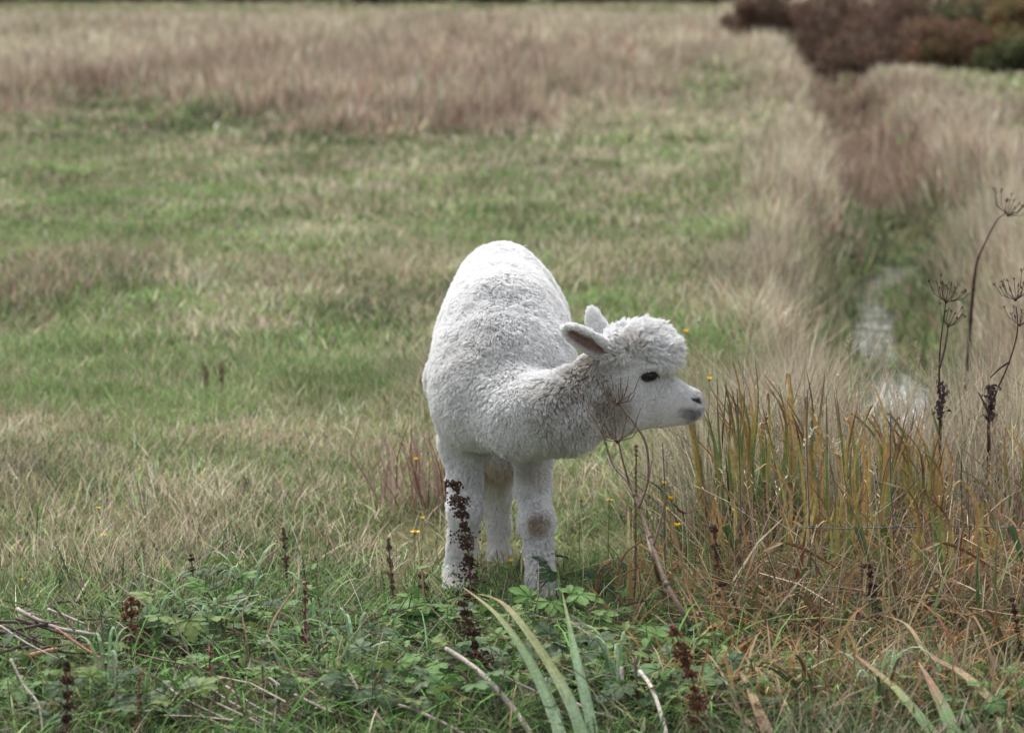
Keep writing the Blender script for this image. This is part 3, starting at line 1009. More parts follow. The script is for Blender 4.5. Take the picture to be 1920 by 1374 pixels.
    curl = (np.stack([vnoise3(P[lk] * 300, 41), vnoise3(P[lk] * 300, 42), vnoise3(P[lk] * 300, 43)], 1) - 0.5)
    q2 = q2 + shift * cl + curl * (Ln * (0.22 + 0.35 * topm))[:, None]
    q1 = q1 + shift * cl * 0.35
    qm = (q1 + q2) / 2 + curl[:, [1, 2, 0]] * (Ln * 0.22)[:, None]
    pts = np.stack([P - Nn * 0.002, q1, qm, q2], 1) - off
    cu = bpy.data.hair_curves.new("fleece")
    cu.add_curves([4] * n)
    cu.attributes["position"].data.foreach_set("vector", np.ascontiguousarray(pts, np.float32).ravel())
    rad_ = np.tile(np.array((0.00085, 0.0008, 0.0006, 0.00015), np.float32), (n, 1)) * np.where(face > 0.5, 0.65, 1.0)[:, None]
    if "radius" not in cu.attributes:
        cu.attributes.new("radius", 'FLOAT', 'POINT')
    cu.attributes["radius"].data.foreach_set("value", np.ascontiguousarray(rad_, np.float32).ravel())
    ca = cu.attributes.new("col", 'FLOAT_COLOR', 'CURVE')
    cc = np.ones((n, 4), np.float32)
    cc[:, :3] = coat_colour(P, False) * np.exp(rng.normal(0, 0.05, n))[:, None]
    ca.data.foreach_set("color", cc.ravel())
    m, N, L = nodes_of("alpaca_fleece")
    out = N.new("ShaderNodeOutputMaterial")
    a = N.new("ShaderNodeAttribute"); a.attribute_name = "col"
    df = N.new("ShaderNodeBsdfDiffuse"); tr = N.new("ShaderNodeBsdfTranslucent")
    ms = N.new("ShaderNodeMixShader"); ms.inputs[0].default_value = 0.25
    L.new(a.outputs["Color"], df.inputs["Color"]); L.new(a.outputs["Color"], tr.inputs["Color"])
    L.new(df.outputs[0], ms.inputs[1]); L.new(tr.outputs[0], ms.inputs[2]); L.new(ms.outputs[0], out.inputs[0])
    tag(link("fleece", cu, m, root), kind="stuff")

    # ---- eyes
    me_, N, L = nodes_of("dark_eye")
    out = N.new("ShaderNodeOutputMaterial"); pb = N.new("ShaderNodeBsdfPrincipled")
    pb.inputs["Base Color"].default_value = (0.008, 0.007, 0.008, 1); pb.inputs["Roughness"].default_value = 0.08
    L.new(pb.outputs[0], out.inputs[0])
    ml, N, L = nodes_of("lash")
    out = N.new("ShaderNodeOutputMaterial"); pb = N.new("ShaderNodeBsdfPrincipled")
    pb.inputs["Base Color"].default_value = (0.02, 0.018, 0.018, 1); pb.inputs["Roughness"].default_value = 0.6
    L.new(pb.outputs[0], out.inputs[0])
    for e in EYES:
        s = -1 if e[1] < HY else 1
        bm = bmesh.new()
        bmesh.ops.create_uvsphere(bm, u_segments=24, v_segments=14, radius=0.0155)
        mesh = bpy.data.meshes.new("eye"); bm.to_mesh(mesh); bm.free()
        mesh.polygons.foreach_set("use_smooth", [True] * len(mesh.polygons))
        eo = link("eye", mesh, me_, root)
        ec = e + np.array((0, -s * 0.0035, 0))
        eo.location = tuple(ec - off)
        eo.scale = (1.34, 1.12, 1.02)
        # upper lid with lashes that droop over the eye
        g = Geo()
        lid = []
        for k in range(9):
            w = math.radians(-10 + 200 * k / 8)
            lid.append(ec + np.array((math.cos(w) * 0.0195, s * (0.006 + 0.008 * math.sin(w)), math.sin(w) * 0.0105 + 0.001)))
        g.tube(lid, [0.001, .0025, .003, .0034, .0034, .0034, .003, .0025, .001], (0.02, 0.018, 0.018), 6)
        for k in range(80):
            f = 0.4 + 7.2 * k / 79
            i = int(f); b = lid[i] * (1 - f + i) + lid[min(i + 1, 8)] * (f - i)
            dx = (b[0] - ec[0]) * 0.35 + random.uniform(-0.002, 0.002)
            Lh = random.uniform(0.010, 0.017)
            mid = b + np.array((dx * 0.4, s * Lh * 0.55, -Lh * 0.20))
            end = b + np.array((dx, s * Lh * 0.8, -Lh * random.uniform(0.6, 0.95)))
            g.tube([b, mid, end], [0.0007, 0.0006, 0.0002], (0.02, 0.018, 0.018), 3)
        g.v = [tuple(np.array(p) - off) for p in g.v]
        link("eyelid", g.mesh("eyelid", True), ml, root)
    # toenails
    mn = plant_mat("horn", 0.0, 0.5, 0.3, 90, 0.2)
    for (u, v, Y) in ((859, 1104, 9.30), (1019, 1124, 9.14), (935, 1078, 9.82), (876, 1072, 9.86)):
        for s in (-1, 1):
            c = at(u, v, Y) + np.array((s * 0.016, -0.080, 0.014)) - off
            g = Geo()
            g.tube([c + np.array((0, 0.022, 0.006)), c + np.array((0, 0.006, 0.004)), c + np.array((0, -0.010, -0.006))], [0.009, 0.008, 0.002], (0.22, 0.19, 0.16), 7)
            link("toenail", g.mesh("toenail", True), mn, root)


build_alpaca()

# ------------------------------------------------------------------ shrubs and the hedge at the far edge
def shrub(name, loc, size, leaf, n, palette, stem_col, label, cat, group=None, clump=14, upright=0.0, lsize=(0.05, 0.09)):
    """Shrub: several branching stems and a crown of leaf sprays gathered in clumps."""
    r = np.random.default_rng(int(abs(loc[0] * 131 + loc[1] * 17)) + n)
    root = empty(name, loc, label, cat, group)
    sx, sy, sz = size
    g = Geo()
    cl = []
    for k in range(clump):
        th = r.random() * 2 * PI
        rr = math.sqrt(r.random())
        cx, cy = math.cos(th) * rr * sx, math.sin(th) * rr * sy
        cz = sz * (0.14 + 0.78 * r.random() * (1 - 0.55 * rr * rr))
        cl.append((cx, cy, cz, r.uniform(0.24, 0.44) * min(sx, sz)))
        b = np.array((cx * 0.25, cy * 0.25, -0.05))
        mid = np.array((cx * 0.6 + r.normal(0, .05), cy * 0.6, cz * 0.55))
        g.tube([b, mid, (cx, cy, cz)], [0.03, 0.02, 0.008], stem_col, 5)
        for q in range(3):
            e = np.array((cx, cy, cz)) + r.normal(0, 1, 3) * cl[-1][3] * 0.7
            g.tube([mid, (mid + e) / 2 + r.normal(0, .03, 3), e], [0.012, 0.008, 0.003], stem_col, 4)
    link("trunk", g.mesh("trunk"), M_DRY, root)
    cl = np.array(cl)
    k = r.integers(0, clump, n)
    d = r.normal(0, 1, (n, 3)); d /= np.linalg.norm(d, axis=1, keepdims=True)
    rad = r.random(n) ** 0.45
    c = cl[k, :3] + d * (cl[k, 3] * rad)[:, None] * np.array((1.15, 1.15, 0.9))
    c[:, 2] = np.maximum(c[:, 2], 0.04)
    ax = d * 0.7 + r.normal(0, 0.6, (n, 3)); ax[:, 2] += upright + 0.2
    ax /= np.linalg.norm(ax, axis=1, keepdims=True)
    sd = np.cross(ax, r.normal(0, 1, (n, 3))); sd /= np.linalg.norm(sd, axis=1, keepdims=True) + 1e-6
    Ls = r.uniform(lsize[0], lsize[1], n)[:, None]; Ws = Ls * leaf
    co = np.stack([c - ax * Ls, c - sd * Ws, c + ax * Ls, c + sd * Ws], 1)
    pal = np.array(palette)
    tone = np.clip(0.5 * r.random(clump)[k] + 0.5 * r.random(n), 0, 0.999)
    col = pal[(tone * len(pal)).astype(int)] * np.exp(r.normal(0, 0.22, n))[:, None]
    me = fast_mesh("crown", co.reshape(-1, 3), np.arange(n * 4).reshape(-1, 4), np.zeros((0, 3), int), np.repeat(col, 4, 0))
    link("crown", me, M_LEAF, root)
    return root


BROWN = [(0.135, 0.082, 0.060), (0.10, 0.064, 0.050), (0.175, 0.112, 0.082), (0.08, 0.052, 0.04), (0.15, 0.10, 0.07), (0.09, 0.085, 0.05)]
GREEN = [(0.035, 0.050, 0.024), (0.055, 0.070, 0.030), (0.10, 0.105, 0.045), (0.08, 0.06, 0.04)]
ORANGE = [(0.26, 0.125, 0.06), (0.19, 0.105, 0.06), (0.17, 0.14, 0.06), (0.10, 0.10, 0.045), (0.30, 0.16, 0.095)]
SAGE = [(0.24, 0.28, 0.18), (0.18, 0.23, 0.14), (0.30, 0.31, 0.22), (0.14, 0.19, 0.10)]
STEM = (0.14, 0.10, 0.08)

FAR_SHRUBS = [
    # name, base pixel, size, palette, label
    ("heather_bush", (1440, 82), (0.45, 0.6, 1.00), BROWN, "low russet brown bush leaning over the ditch, leftmost of the brown bushes"),
    ("heather_bush", (1512, 132), (0.50, 0.6, 1.20), BROWN, "dark brown twiggy bush standing where the ditch ends"),
    ("heather_bush", (1590, 126), (0.60, 0.6, 1.25), BROWN, "widest of the russet brown bushes, right of the ditch end"),
    ("heather_bush", (1672, 120), (0.55, 0.6, 1.15), BROWN, "russet brown bush beside the dark green shrub"),
    ("heather_bush", (1545, 150), (0.42, 0.5, 0.70), BROWN, "low brown bush nearest the ditch, in front of the dark twiggy one"),
    ("heather_bush", (1635, 138), (0.45, 0.5, 0.60), BROWN, "low brown bush in front of the widest russet bush"),
    ("heather_bush", (1770, 130), (0.45, 0.5, 0.65), [BROWN[0], BROWN[2], ORANGE[1], GREEN[2]], "low mixed brown and green bush in front of the tall dark green shrub"),
    ("evergreen_shrub", (1735, 112), (0.55, 0.6, 1.5), GREEN, "tall dark green shrub between the brown and the orange bushes"),
    ("evergreen_shrub", (1806, 122), (0.42, 0.5, 0.9), GREEN, "dark green shrub in front of the orange bracken"),
    ("bracken_clump", (1868, 118), (0.50, 0.5, 1.2), ORANGE, "orange and yellow autumn bracken in the far right corner"),
    ("bracken_clump", (1950, 128), (0.5, 0.5, 1.3), ORANGE, "orange brown bracken cut by the right edge of the picture"),
    ("evergreen_shrub", (1895, 142), (0.3, 0.3, 0.45), GREEN, "small green bush below the orange bracken at the right edge"),
]
for nm, uv, sz, pal, lab in FAR_SHRUBS:
    shrub(nm, gpt(*uv), (sz[0] * 1.45, sz[1] * 1.3, sz[2]), 0.20, 9000 if sz[2] > 0.6 else 3600, pal, STEM, lab, nm.replace("_", " "), "bushes at the top right beyond the ditch", 24, 0.7 if pal is BROWN else 0.2, (0.035, 0.075))

# hedge bushes right along the far end of the field
HEDGE = [
    ("olive green hedge bush", [(0.16, 0.165, 0.08), (0.13, 0.14, 0.065), (0.20, 0.185, 0.105)]),
    ("brown twiggy hedge bush", [(0.19, 0.13, 0.10), (0.14, 0.10, 0.08), (0.22, 0.17, 0.11)]),
]
ORD = ["leftmost", "second", "third", "fourth", "fifth", "sixth", "seventh", "eighth", "ninth", "tenth", "eleventh", "twelfth", "thirteenth", "fourteenth", "fifteenth", "sixteenth", "seventeenth"]
for k, u in enumerate(np.linspace(-60, 1380, 15)):
    kind = HEDGE[1 if (u < 520 and k % 2) else 0]
    b = gpt(u, 7 - 3 * (u < 500) + random.uniform(-2.5, 2.5))
    shrub("hedge_bush", b, (1.7, 0.9, random.uniform(1.1, 1.6)), 0.45, 1500, kind[1], STEM,
          kind[0] + " along the far field end, " + ORD[k] + (" of its row" if k == 0 else " from the left"), "hedge", "far hedge bushes", 10, 0.1, (0.08, 0.15))
# ------------------------------------------------------------------ foreground plants
PX = lambda r, Y: r * Y / F_PX
BROWN_STEM = (0.115, 0.080, 0.062)


def path_pts(uvs, Y0, Y1=None):
    Y1 = Y0 if Y1 is None else Y1
    n = len(uvs)
    return [at(u, v, Y0 + (Y1 - Y0) * i / max(1, n - 1)) for i, (u, v) in enumerate(uvs)]


def spline(pts, m=5):
    pts = [np.asarray(p, float) for p in pts]
    out = []
    for i in range(len(pts) - 1):
        p0 = pts[max(i - 1, 0)]; p1 = pts[i]; p2 = pts[i + 1]; p3 = pts[min(i + 2, len(pts) - 1)]
        for k in range(m):
            t = k / m
            out.append(0.5 * ((2 * p1) + (-p0 + p2) * t + (2 * p0 - 5 * p1 + 4 * p2 - p3) * t * t + (-p0 + 3 * p1 - 3 * p2 + p3) * t ** 3))
    out.append(pts[-1])
    return out


def local_geo(g, off):
    g.v = [tuple(np.array(p) - off) for p in g.v]
    return g


# ---- dried umbels
def umbel_geo(c, up, R, nray, col, seeds=True, spread=1.0):
    """Rays that spring from one node and curve upwards, each ending in a tiny tuft."""
    g = Geo()
    up = np.asarray(up, float); up /= np.linalg.norm(up)
    a = np.cross(up, (0.3, 0.9, 0.1)); a /= np.linalg.norm(a); b = np.cross(up, a)
    g.tube([c - up * R * 0.06, c, c + up * R * 0.08], [R * 0.05, R * 0.075, R * 0.04], col, 6)
    for k in range(nray):
        w = 2 * PI * k / nray + random.uniform(-.2, .2)
        s = spread * random.uniform(0.45, 1.3)
        out = a * math.cos(w) + b * math.sin(w)
        L = R * random.uniform(0.75, 1.05)
        m = c + out * L * 0.55 * s + up * L * 0.28
        e = c + out * L * 0.80 * s + up * L * random.uniform(0.65, 0.9)
        cc = np.array(col) * random.uniform(0.8, 1.25)
        g.tube([c, m, e], [R * 0.020, R * 0.016, R * 0.012], cc, 4)
        if seeds:
            for q in range(5):
                d = up * 0.6 + out * 0.3 + np.array([random.uniform(-.8, .8) for _ in range(3)])
                f = e + d * R * 0.11
                g.tube([e, (e + f) / 2, f], [R * 0.008, R * 0.016, R * 0.020], cc * 0.8, 4)
    return g


def dried_umbel_plant(label, main, radii, branches, heads, col, group, Y, base=None):
    """main: stem polyline (points); branches: polylines; heads: (point, up, R, nray, seeds)."""
    root_p = np.asarray(main[0])
    root = empty("dried_umbel_plant", root_p, label, "dried plant", group)
    g = Geo(); sp = spline(main, 4)
    rr = np.interp(np.linspace(0, 1, len(sp)), np.linspace(0, 1, len(radii)), radii)
    g.tube(sp, list(rr), col, 7)
    for i in range(3, len(sp) - 2, 5):                     # swollen nodes
        d = sp[i + 1] - sp[i]; d /= np.linalg.norm(d) + 1e-9
        g.tube([sp[i] - d * rr[i] * 1.6, sp[i], sp[i] + d * rr[i] * 1.6], [rr[i] * 1.02, rr[i] * 1.5, rr[i] * 1.02], np.array(col) * 0.75, 7)
    link("stem", local_geo(g, root_p).mesh("stem", True), M_DRY, root)
    for b, r0, r1 in branches:
        g = Geo(); s2 = spline(b, 4)
        g.tube(s2, list(np.linspace(r0, r1, len(s2))), np.array(col) * random.uniform(0.85, 1.15), 5)
        link("branch", local_geo(g, root_p).mesh("branch", True), M_DRY, root)
    for h in heads:
        g = umbel_geo(np.asarray(h[0]), h[1], h[2], h[3], h[5] if len(h) > 5 else col, h[4])
        link("umbel", local_geo(g, root_p).mesh("umbel"), M_DRY, root)
    return root


UG = "dried umbel plants in the foreground"
Y = 8.62
bp = gpt(1318, 1222); YB = bp[1]
main = [bp, at(1290, 1165, 8.25), at(1250, 1095, 8.3), at(1225, 1025, 8.4), at(1200, 955, 8.5), at(1178, 905, 8.55), at(1150, 872, 8.6), at(1135, 830, 8.62), at(1122, 795, 8.63)]
dried_umbel_plant("leaning dried umbel stalk whose skeleton heads cross the alpaca's neck", main,
    [0.0072, 0.0066, 0.0056, 0.0046, 0.004, 0.0034, 0.003, 0.0027, 0.0024],
    [([at(1122, 795, 8.63), at(1100, 765, 8.64), at(1078, 731, 8.66)], 0.0026, 0.0012),
     ([at(1198, 952, 8.5), at(1215, 900, 8.5), at(1212, 835, 8.5), at(1190, 795, 8.5), at(1160, 757, 8.5)], 0.0038, 0.0026),
     ([at(1180, 908, 8.55), at(1168, 865, 8.52), at(1160, 828, 8.5)], 0.0028, 0.002),
     ([at(1122, 795, 8.63), at(1135, 815, 8.6), at(1158, 826, 8.56)], 0.0026, 0.002),
     ([at(1122, 795, 8.63), at(1105, 790, 8.6), at(1088, 787, 8.58)], 0.0016, 0.0008),
     ([at(1128, 812, 8.62), at(1133, 790, 8.6), at(1146, 782, 8.6)], 0.0022, 0.0012),
     ([at(1225, 1025, 8.4), at(1243, 960, 8.4), at(1250, 905, 8.4)], 0.004, 0.002)],
    [(at(1158, 757, 8.5), (-0.15, -0.35, 1), 0.066, 18, False, (0.095, 0.065, 0.05)),
     (at(1158, 828, 8.5), (-0.05, -0.3, 1), 0.080, 13, False, (0.095, 0.065, 0.05))],
    (0.155, 0.115, 0.092), UG, Y)
# a second, paler stalk leaning on the first
b2 = gpt(1240, 1100)
dried_umbel_plant("paler broken umbel stalk leaning beside the one before the alpaca's neck",
    [b2, at(1228, 1060, 8.55), at(1212, 1000, 8.6), at(1196, 945, 8.65), at(1165, 900, 8.7)], [0.006, 0.005, 0.004, 0.003, 0.002],
    [([at(1196, 945, 8.65), at(1215, 905, 8.66), at(1222, 860, 8.68)], 0.003, 0.0015),
     ([at(1212, 1000, 8.6), at(1190, 975, 8.6), at(1178, 945, 8.6)], 0.003, 0.0012)],
    [], (0.20, 0.155, 0.12), UG, Y)

DARKP = (0.085, 0.056, 0.054)


def tall_umbel(label, base_uv, uvs, Yt, heads, side=None, rad=0.0058):
    b = gpt(*base_uv)
    main = [b] + [at(u, v, b[1] + (Yt - b[1]) * (i + 1) / len(uvs)) for i, (u, v) in enumerate(uvs)]
    br = []
    for s in (side or []):
        br.append(([at(u, v, Yt) for u, v in s], 0.004, 0.0018))
    hs = [(at(u, v, Yt), up, R, n, True, (0.07, 0.045, 0.042)) for (u, v), up, R, n in heads]
    droop = [at(uvs[2][0] + 5, uvs[2][1] - 62, Yt), at(uvs[2][0], uvs[2][1] + 6, Yt)]
    root = dried_umbel_plant(label, main, [rad, rad, rad * .9, rad * .45, rad * .32, rad * .22], br, hs, DARKP, UG, Yt)
    if Yt < 10:
        g = Geo()
        for q in range(110):
            f = random.random()
            p = droop[0] * (1 - f) + droop[1] * f + np.array([random.gauss(0, .0055), random.gauss(0, .0055), 0]) * (1.5 if f < .35 or f > .8 else .7)
            d = np.array([random.gauss(0, 1) for _ in range(3)]) * .006
            e = np.array([random.gauss(0, 1) for _ in range(3)]) * .004
            g.add([p, p + d, p + d + e - np.array((0, 0, .008)), p + e], [(0, 1, 2, 3)], np.array((0.06, 0.04, 0.042)) * random.uniform(.7, 1.5))
        tag(link('withered_leaf', local_geo(g, b).mesh('withered_leaf'), M_DRY, root), kind='stuff')


tall_umbel("tall dark umbel stalk with a seed head standing before the stream", (1762, 985), [(1766, 910), (1762, 842), (1763, 775), (1761, 712), (1762, 662), (1767, 614), (1773, 570)], 8.9,
           [((1774, 566), (0.15, -0.2, 1), 0.062, 15), ((1778, 612), (0.45, -0.2, 1), 0.055, 12)], [[(1762, 690), (1772, 650), (1778, 612)]])
tall_umbel("forked dark umbel stalk with a thick knotted stem right of the stream", (1856, 990), [(1853, 915), (1854, 845), (1855, 780), (1868, 735), (1892, 680), (1908, 620), (1905, 575)], 8.9,
           [((1904, 562), (-0.1, -0.2, 1), 0.064, 15), ((1912, 610), (0.2, -0.2, 1), 0.050, 11)], [[(1855, 780), (1846, 757), (1834, 735)], [(1893, 678), (1875, 690), (1857, 708)]])
tall_umbel("slender dark umbel stalk rising highest at the right edge", (1795, 800), [(1812, 700), (1820, 600), (1830, 500), (1850, 450), (1868, 415), (1885, 400)], 11.5,
           [((1890, 404), (0.35, -0.2, 1), 0.075, 13)], None, 0.008)

# thin brown seed stalks out in the field
for (u, v0, v1, Yk, lab) in ((383, 742, 686, None, "left one of two thin brown stalks in the green field"), (412, 740, 682, None, "right one of two thin brown stalks in the green field"),
                            (1072, 290, 205, None, "thin lone stalk in the field above the alpaca's back")):
    b = gpt(u, v0)
    t = at(u + 3, v1, b[1])
    g = Geo()
    g.tube(spline([b, (b + t) / 2 + np.array((0.01, 0, 0)), t], 4), 0.0035, (0.14, 0.10, 0.06), 5)
    for q in range(9):
        p = b + (t - b) * (0.35 + 0.07 * q)
        d = np.array((random.uniform(-1, 1), random.uniform(-1, 1), 1.6)) * 0.018
        g.tube([p, p + d * 0.6, p + d], [0.002, 0.0035, 0.0015], (0.15, 0.11, 0.07), 4)
    o = link("seed_stalk", local_geo(g, b).mesh("seed_stalk"), M_DRY); o.location = tuple(b)
    tag(o, lab, "dried stalk", "thin seed stalks in the field")


# ---- dock: brown rumpled seed heads on a stem
def dock(label, base, top, width, col, flakes, lean=0.0, start=0.2, stem_r=0.004):
    base, top = np.asarray(base, float), np.asarray(top, float)
    root = empty("dock_stalk", base, label, "dock stalk", "brown dock stalks in the foreground")
    mid = (base + top) / 2 + np.array((lean, 0, 0))
    sp = spline([base, mid, top], 6)
    g = Geo(); g.tube(sp, list(np.linspace(stem_r, stem_r * 0.4, len(sp))), (0.16, 0.085, 0.055), 5)
    link("stem", local_geo(g, base).mesh("stem", True), M_DRY, root)
    g = Geo()
    T = len(sp) - 1
    nwh = max(5, int(np.linalg.norm(top - base) / 0.026))
    whorl = [start + (1 - start) * (k + random.uniform(-.3, .3)) / nwh for k in range(nwh + 1)]
    amp = [random.uniform(0.2, 1.3) for _ in whorl]
    for q in range(flakes):
        wi = random.randrange(len(whorl))
        f = min(max(whorl[wi] + random.gauss(0, 0.012), 0), 1) * T
        i = min(int(f), T - 1)
        p = sp[i] * (1 - (f - i)) + sp[i + 1] * (f - i)
        th = random.uniform(0, 2 * PI)
        rr = width * amp[wi] * random.uniform(0.15, 1.0) * (1.05 - 0.55 * whorl[wi])
        d = np.array((math.cos(th), math.sin(th), random.uniform(-0.5, 0.35)))
        c = p + d * rr
        s = random.uniform(0.0032, 0.0066)
        ax = np.array([random.gauss(0, 1) for _ in range(3)]); ax /= np.linalg.norm(ax)
        sd = np.cross(ax, d); sd /= np.linalg.norm(sd) + 1e-6
        nn = np.cross(ax, sd)
        cc = np.array(col) * random.uniform(0.55, 1.5) * np.array((1, random.uniform(.85, 1.1), random.uniform(.8, 1.1)))
        g.add([c - ax * s, c - sd * s * 0.8 + nn * s * .4, c + ax * s, c + sd * s * 0.8 + nn * s * .4, c + nn * s * 1.1], [(0, 1, 4), (1, 2, 4), (2, 3, 4), (3, 0, 4)], cc)
        if q % 6 == 0:
            g.tube([p, (p + c) / 2 + np.array((0, 0, 0.003)), c], 0.0008, (0.12, 0.07, 0.05), 3, False)
    tag(link("seed_head", local_geo(g, base).mesh("seed_head"), M_DRY, root), kind="stuff")
    return root


DK, RU, PK = (0.075, 0.048, 0.038), (0.15, 0.075, 0.045), (0.23, 0.12, 0.105)
DOCKS = [
    ((884, 1118), (852, 905), 8.95, 0.050, DK, 800, 0.012, 0.08, "tall dark brown dock stalk standing before the alpaca's left-hand front leg"),
    ((905, 1290), (868, 1130), None, 0.055, DK, 700, 0.01, 0.1, "drooping dark brown dock head below the alpaca's feet"),
    ((540, 1110), (531, 990), None, 0.014, (0.14, 0.09, 0.075), 160, 0.0, 0.2, "slim brown dock spike alone in the grass left of the weeds"),
    ((582, 1235), (572, 1092), None, 0.016, PK, 200, 0.0, 0.2, "reddish dock spike at the back edge of the leafy weeds"),
    ((360, 1130), (358, 1040), None, 0.020, DK, 130, 0.004, 0.25, "short dark dock spike sprouting behind the leafy weeds"),
    ((262, 1225), (246, 1120), None, 0.050, RU, 560, 0.0, 0.05, "bushy rust brown dock head left among the weeds"),
    ((140, 1374), (124, 1240), None, 0.038, DK, 520, 0.006, 0.05, "dark withered dock head in the bottom left corner"),
    ((404, 1285), (395, 1205), None, 0.014, PK, 130, 0.0, 0.3, "small pink red dock spike among the leaves"),
    ((275, 1345), (262, 1262), None, 0.012, (0.17, 0.11, 0.085), 110, 0.0, 0.2, "thin brown dock spike between the dark head and the fallen stems"),
    ((1300, 1372), (1262, 1175), None, 0.040, RU, 640, 0.02, 0.12, "large rust brown dock head right of the long iris leaves"),
    ((1445, 1040), (1433, 905), 9.0, 0.012, (0.17, 0.115, 0.09), 130, 0.0, 0.3, "slim dock spike among the straw by the first fence wires"),
    ((1738, 1035), (1728, 925), 9.0, 0.012, (0.17, 0.115, 0.09), 130, 0.0, 0.3, "slim dock spike among the straw further right along the fence"),
    ((1192, 900), (1193, 836), 8.9, 0.010, (0.20, 0.11, 0.09), 70, 0.0, 0.2, "tiny reddish seed spike under the alpaca's jaw"),
    ((740, 1160), (728, 1010), None, 0.015, (0.13, 0.095, 0.075), 150, 0.0, 0.3, "faded brown dock spike in the grass left of the alpaca's feet"),
    ((800, 1150), (790, 1050), None, 0.022, (0.12, 0.085, 0.07), 220, 0.0, 0.2, "brown dock spike close by the alpaca's left-hand foot"),
    ((1360, 1120), (1338, 985), 8.7, 0.022, (0.11, 0.075, 0.06), 240, 0.0, 0.3, "brown branched dock spike between the umbel stalk and the fence"),
    ((1905, 1300), (1898, 1120), 8.0, 0.018, DK, 240, 0.01, 0.2, "dark dock stalk by the long green blade at the right edge"),
    ((1640, 1180), (1628, 1060), 8.4, 0.030, DK, 300, 0.01, 0.1, "dark dock head sunk in the brown tangle by the fence"),
]
for (bu, bv), (tu, tv), Yd, wd, col, fl, lean, st, lab in DOCKS:
    b = gpt(bu, bv) if Yd is None else None
    if b is None:
        q = at(bu, bv, Yd); b = on_ground(q[0], Yd)
    elif bv > 1200:
        b = on_ground(b[0], b[1] - 0.2)
    dock(lab, b, at(tu, tv, b[1] - 0.02), wd, col, fl, lean, st)

# reddish dry clump tucked behind the alpaca
b = gpt(806, 905)
root = empty("russet_grass_clump", on_ground(at(822, 900, 10.6)[0], 10.6), "russet dry grass clump half hidden behind the alpaca's flank", "dry grass")
g = Geo()
o0 = np.array(root.location)
for q in range(110):
    th = random.uniform(0, 2 * PI); r0 = random.uniform(0, 0.22)
    p = np.array((math.cos(th) * r0, math.sin(th) * r0, -0.01))
    H = random.uniform(0.14, 0.36)
    e = p + np.array((random.gauss(-0.01, 0.05), random.gauss(0, 0.06), H))
    m = (p + e) / 2 + np.array((random.gauss(0, .02), 0, H * 0.06))
    c = np.array(random.choice([(0.17, 0.08, 0.06), (0.27, 0.19, 0.16), (0.36, 0.28, 0.24), (0.30, 0.22, 0.19), (0.22, 0.14, 0.11)])) * random.uniform(.8, 1.2)
    g.ribbon([p, m, e], [0.006, 0.005, 0.001], (math.cos(th), math.sin(th), 0), c)
tag(link("blade", g.mesh("blade"), M_GRASS, root), kind="stuff")


# ---- iris leaves
def iris_leaf(uvs, Ys, wpx, cols, fold=0.12, tip=True, m=5):
    pts = [at(u, v, Ys[0] + (Ys[1] - Ys[0]) * i / (len(uvs) - 1)) for i, (u, v) in enumerate(uvs)]
    sp = spline(pts, m)
    n = len(sp)
    w0 = PX(wpx, Ys[0]) * 0.82
    ws = [w0 * (1 - max(0, (i / (n - 1) - 0.10) / 0.90) ** 1.35 * 0.96) for i in range(n)]
    c = np.array([np.interp(i / (n - 1), np.linspace(0, 1, len(cols)), [k[j] for k in cols]) for i in range(n) for j in range(3)]).reshape(-1, 3)
    g = Geo()
    side = np.array((1, -0.25, 0.1))
    K = 9
    vein = [random.uniform(0.86, 1.14) for _ in range(K)]
    for dy, sc in ((0.0, 1.0), (0.0012, 0.97)):
        v, f, cc = [], [], []
        for i, p in enumerate(sp):
            t = sp[min(i + 1, n - 1)] - sp[max(i - 1, 0)]
            t = t / (np.linalg.norm(t) + 1e-9)
            sd = side - t * np.dot(side, t); sd /= np.linalg.norm(sd) + 1e-9
            nn = np.cross(t, sd)
            ragged = random.uniform(0.92, 1.04)
            for k in range(K):
                q = 2 * k / (K - 1) - 1
                v.append(p + sd * q * ws[i] / 2 * sc * ragged + nn * (1 - abs(q)) * ws[i] * fold + np.array((0, dy, 0)))
                spot = 0.5 if random.random() < 0.04 else 1.0
                edge = 0.82 if abs(q) > 0.9 else 1.0
                cc.append(c[i] * vein[k] * (1.12 if k == K // 2 else 1) * edge * spot * random.uniform(0.93, 1.07))
        for i in range(n - 1):
            for k in range(K - 1):
                o = i * K + k
                f.append((o, o + 1, o + K + 1, o + K))
        g.add(v, f, np.array(cc))
    return g


GR, GY, RD, TN = (0.090, 0.145, 0.058), (0.165, 0.185, 0.075), (0.175, 0.095, 0.058), (0.225, 0.165, 0.092)
BLU = (0.108, 0.165, 0.090)


def iris_plant(label, leaves, base, group):
    root = empty("iris_plant", base, label, "iris", group)
    for lf in leaves:
        g = iris_leaf(*lf)
        link("leaf", local_geo(g, np.asarray(base)).mesh("leaf", True), M_LEAF, root)
    return root


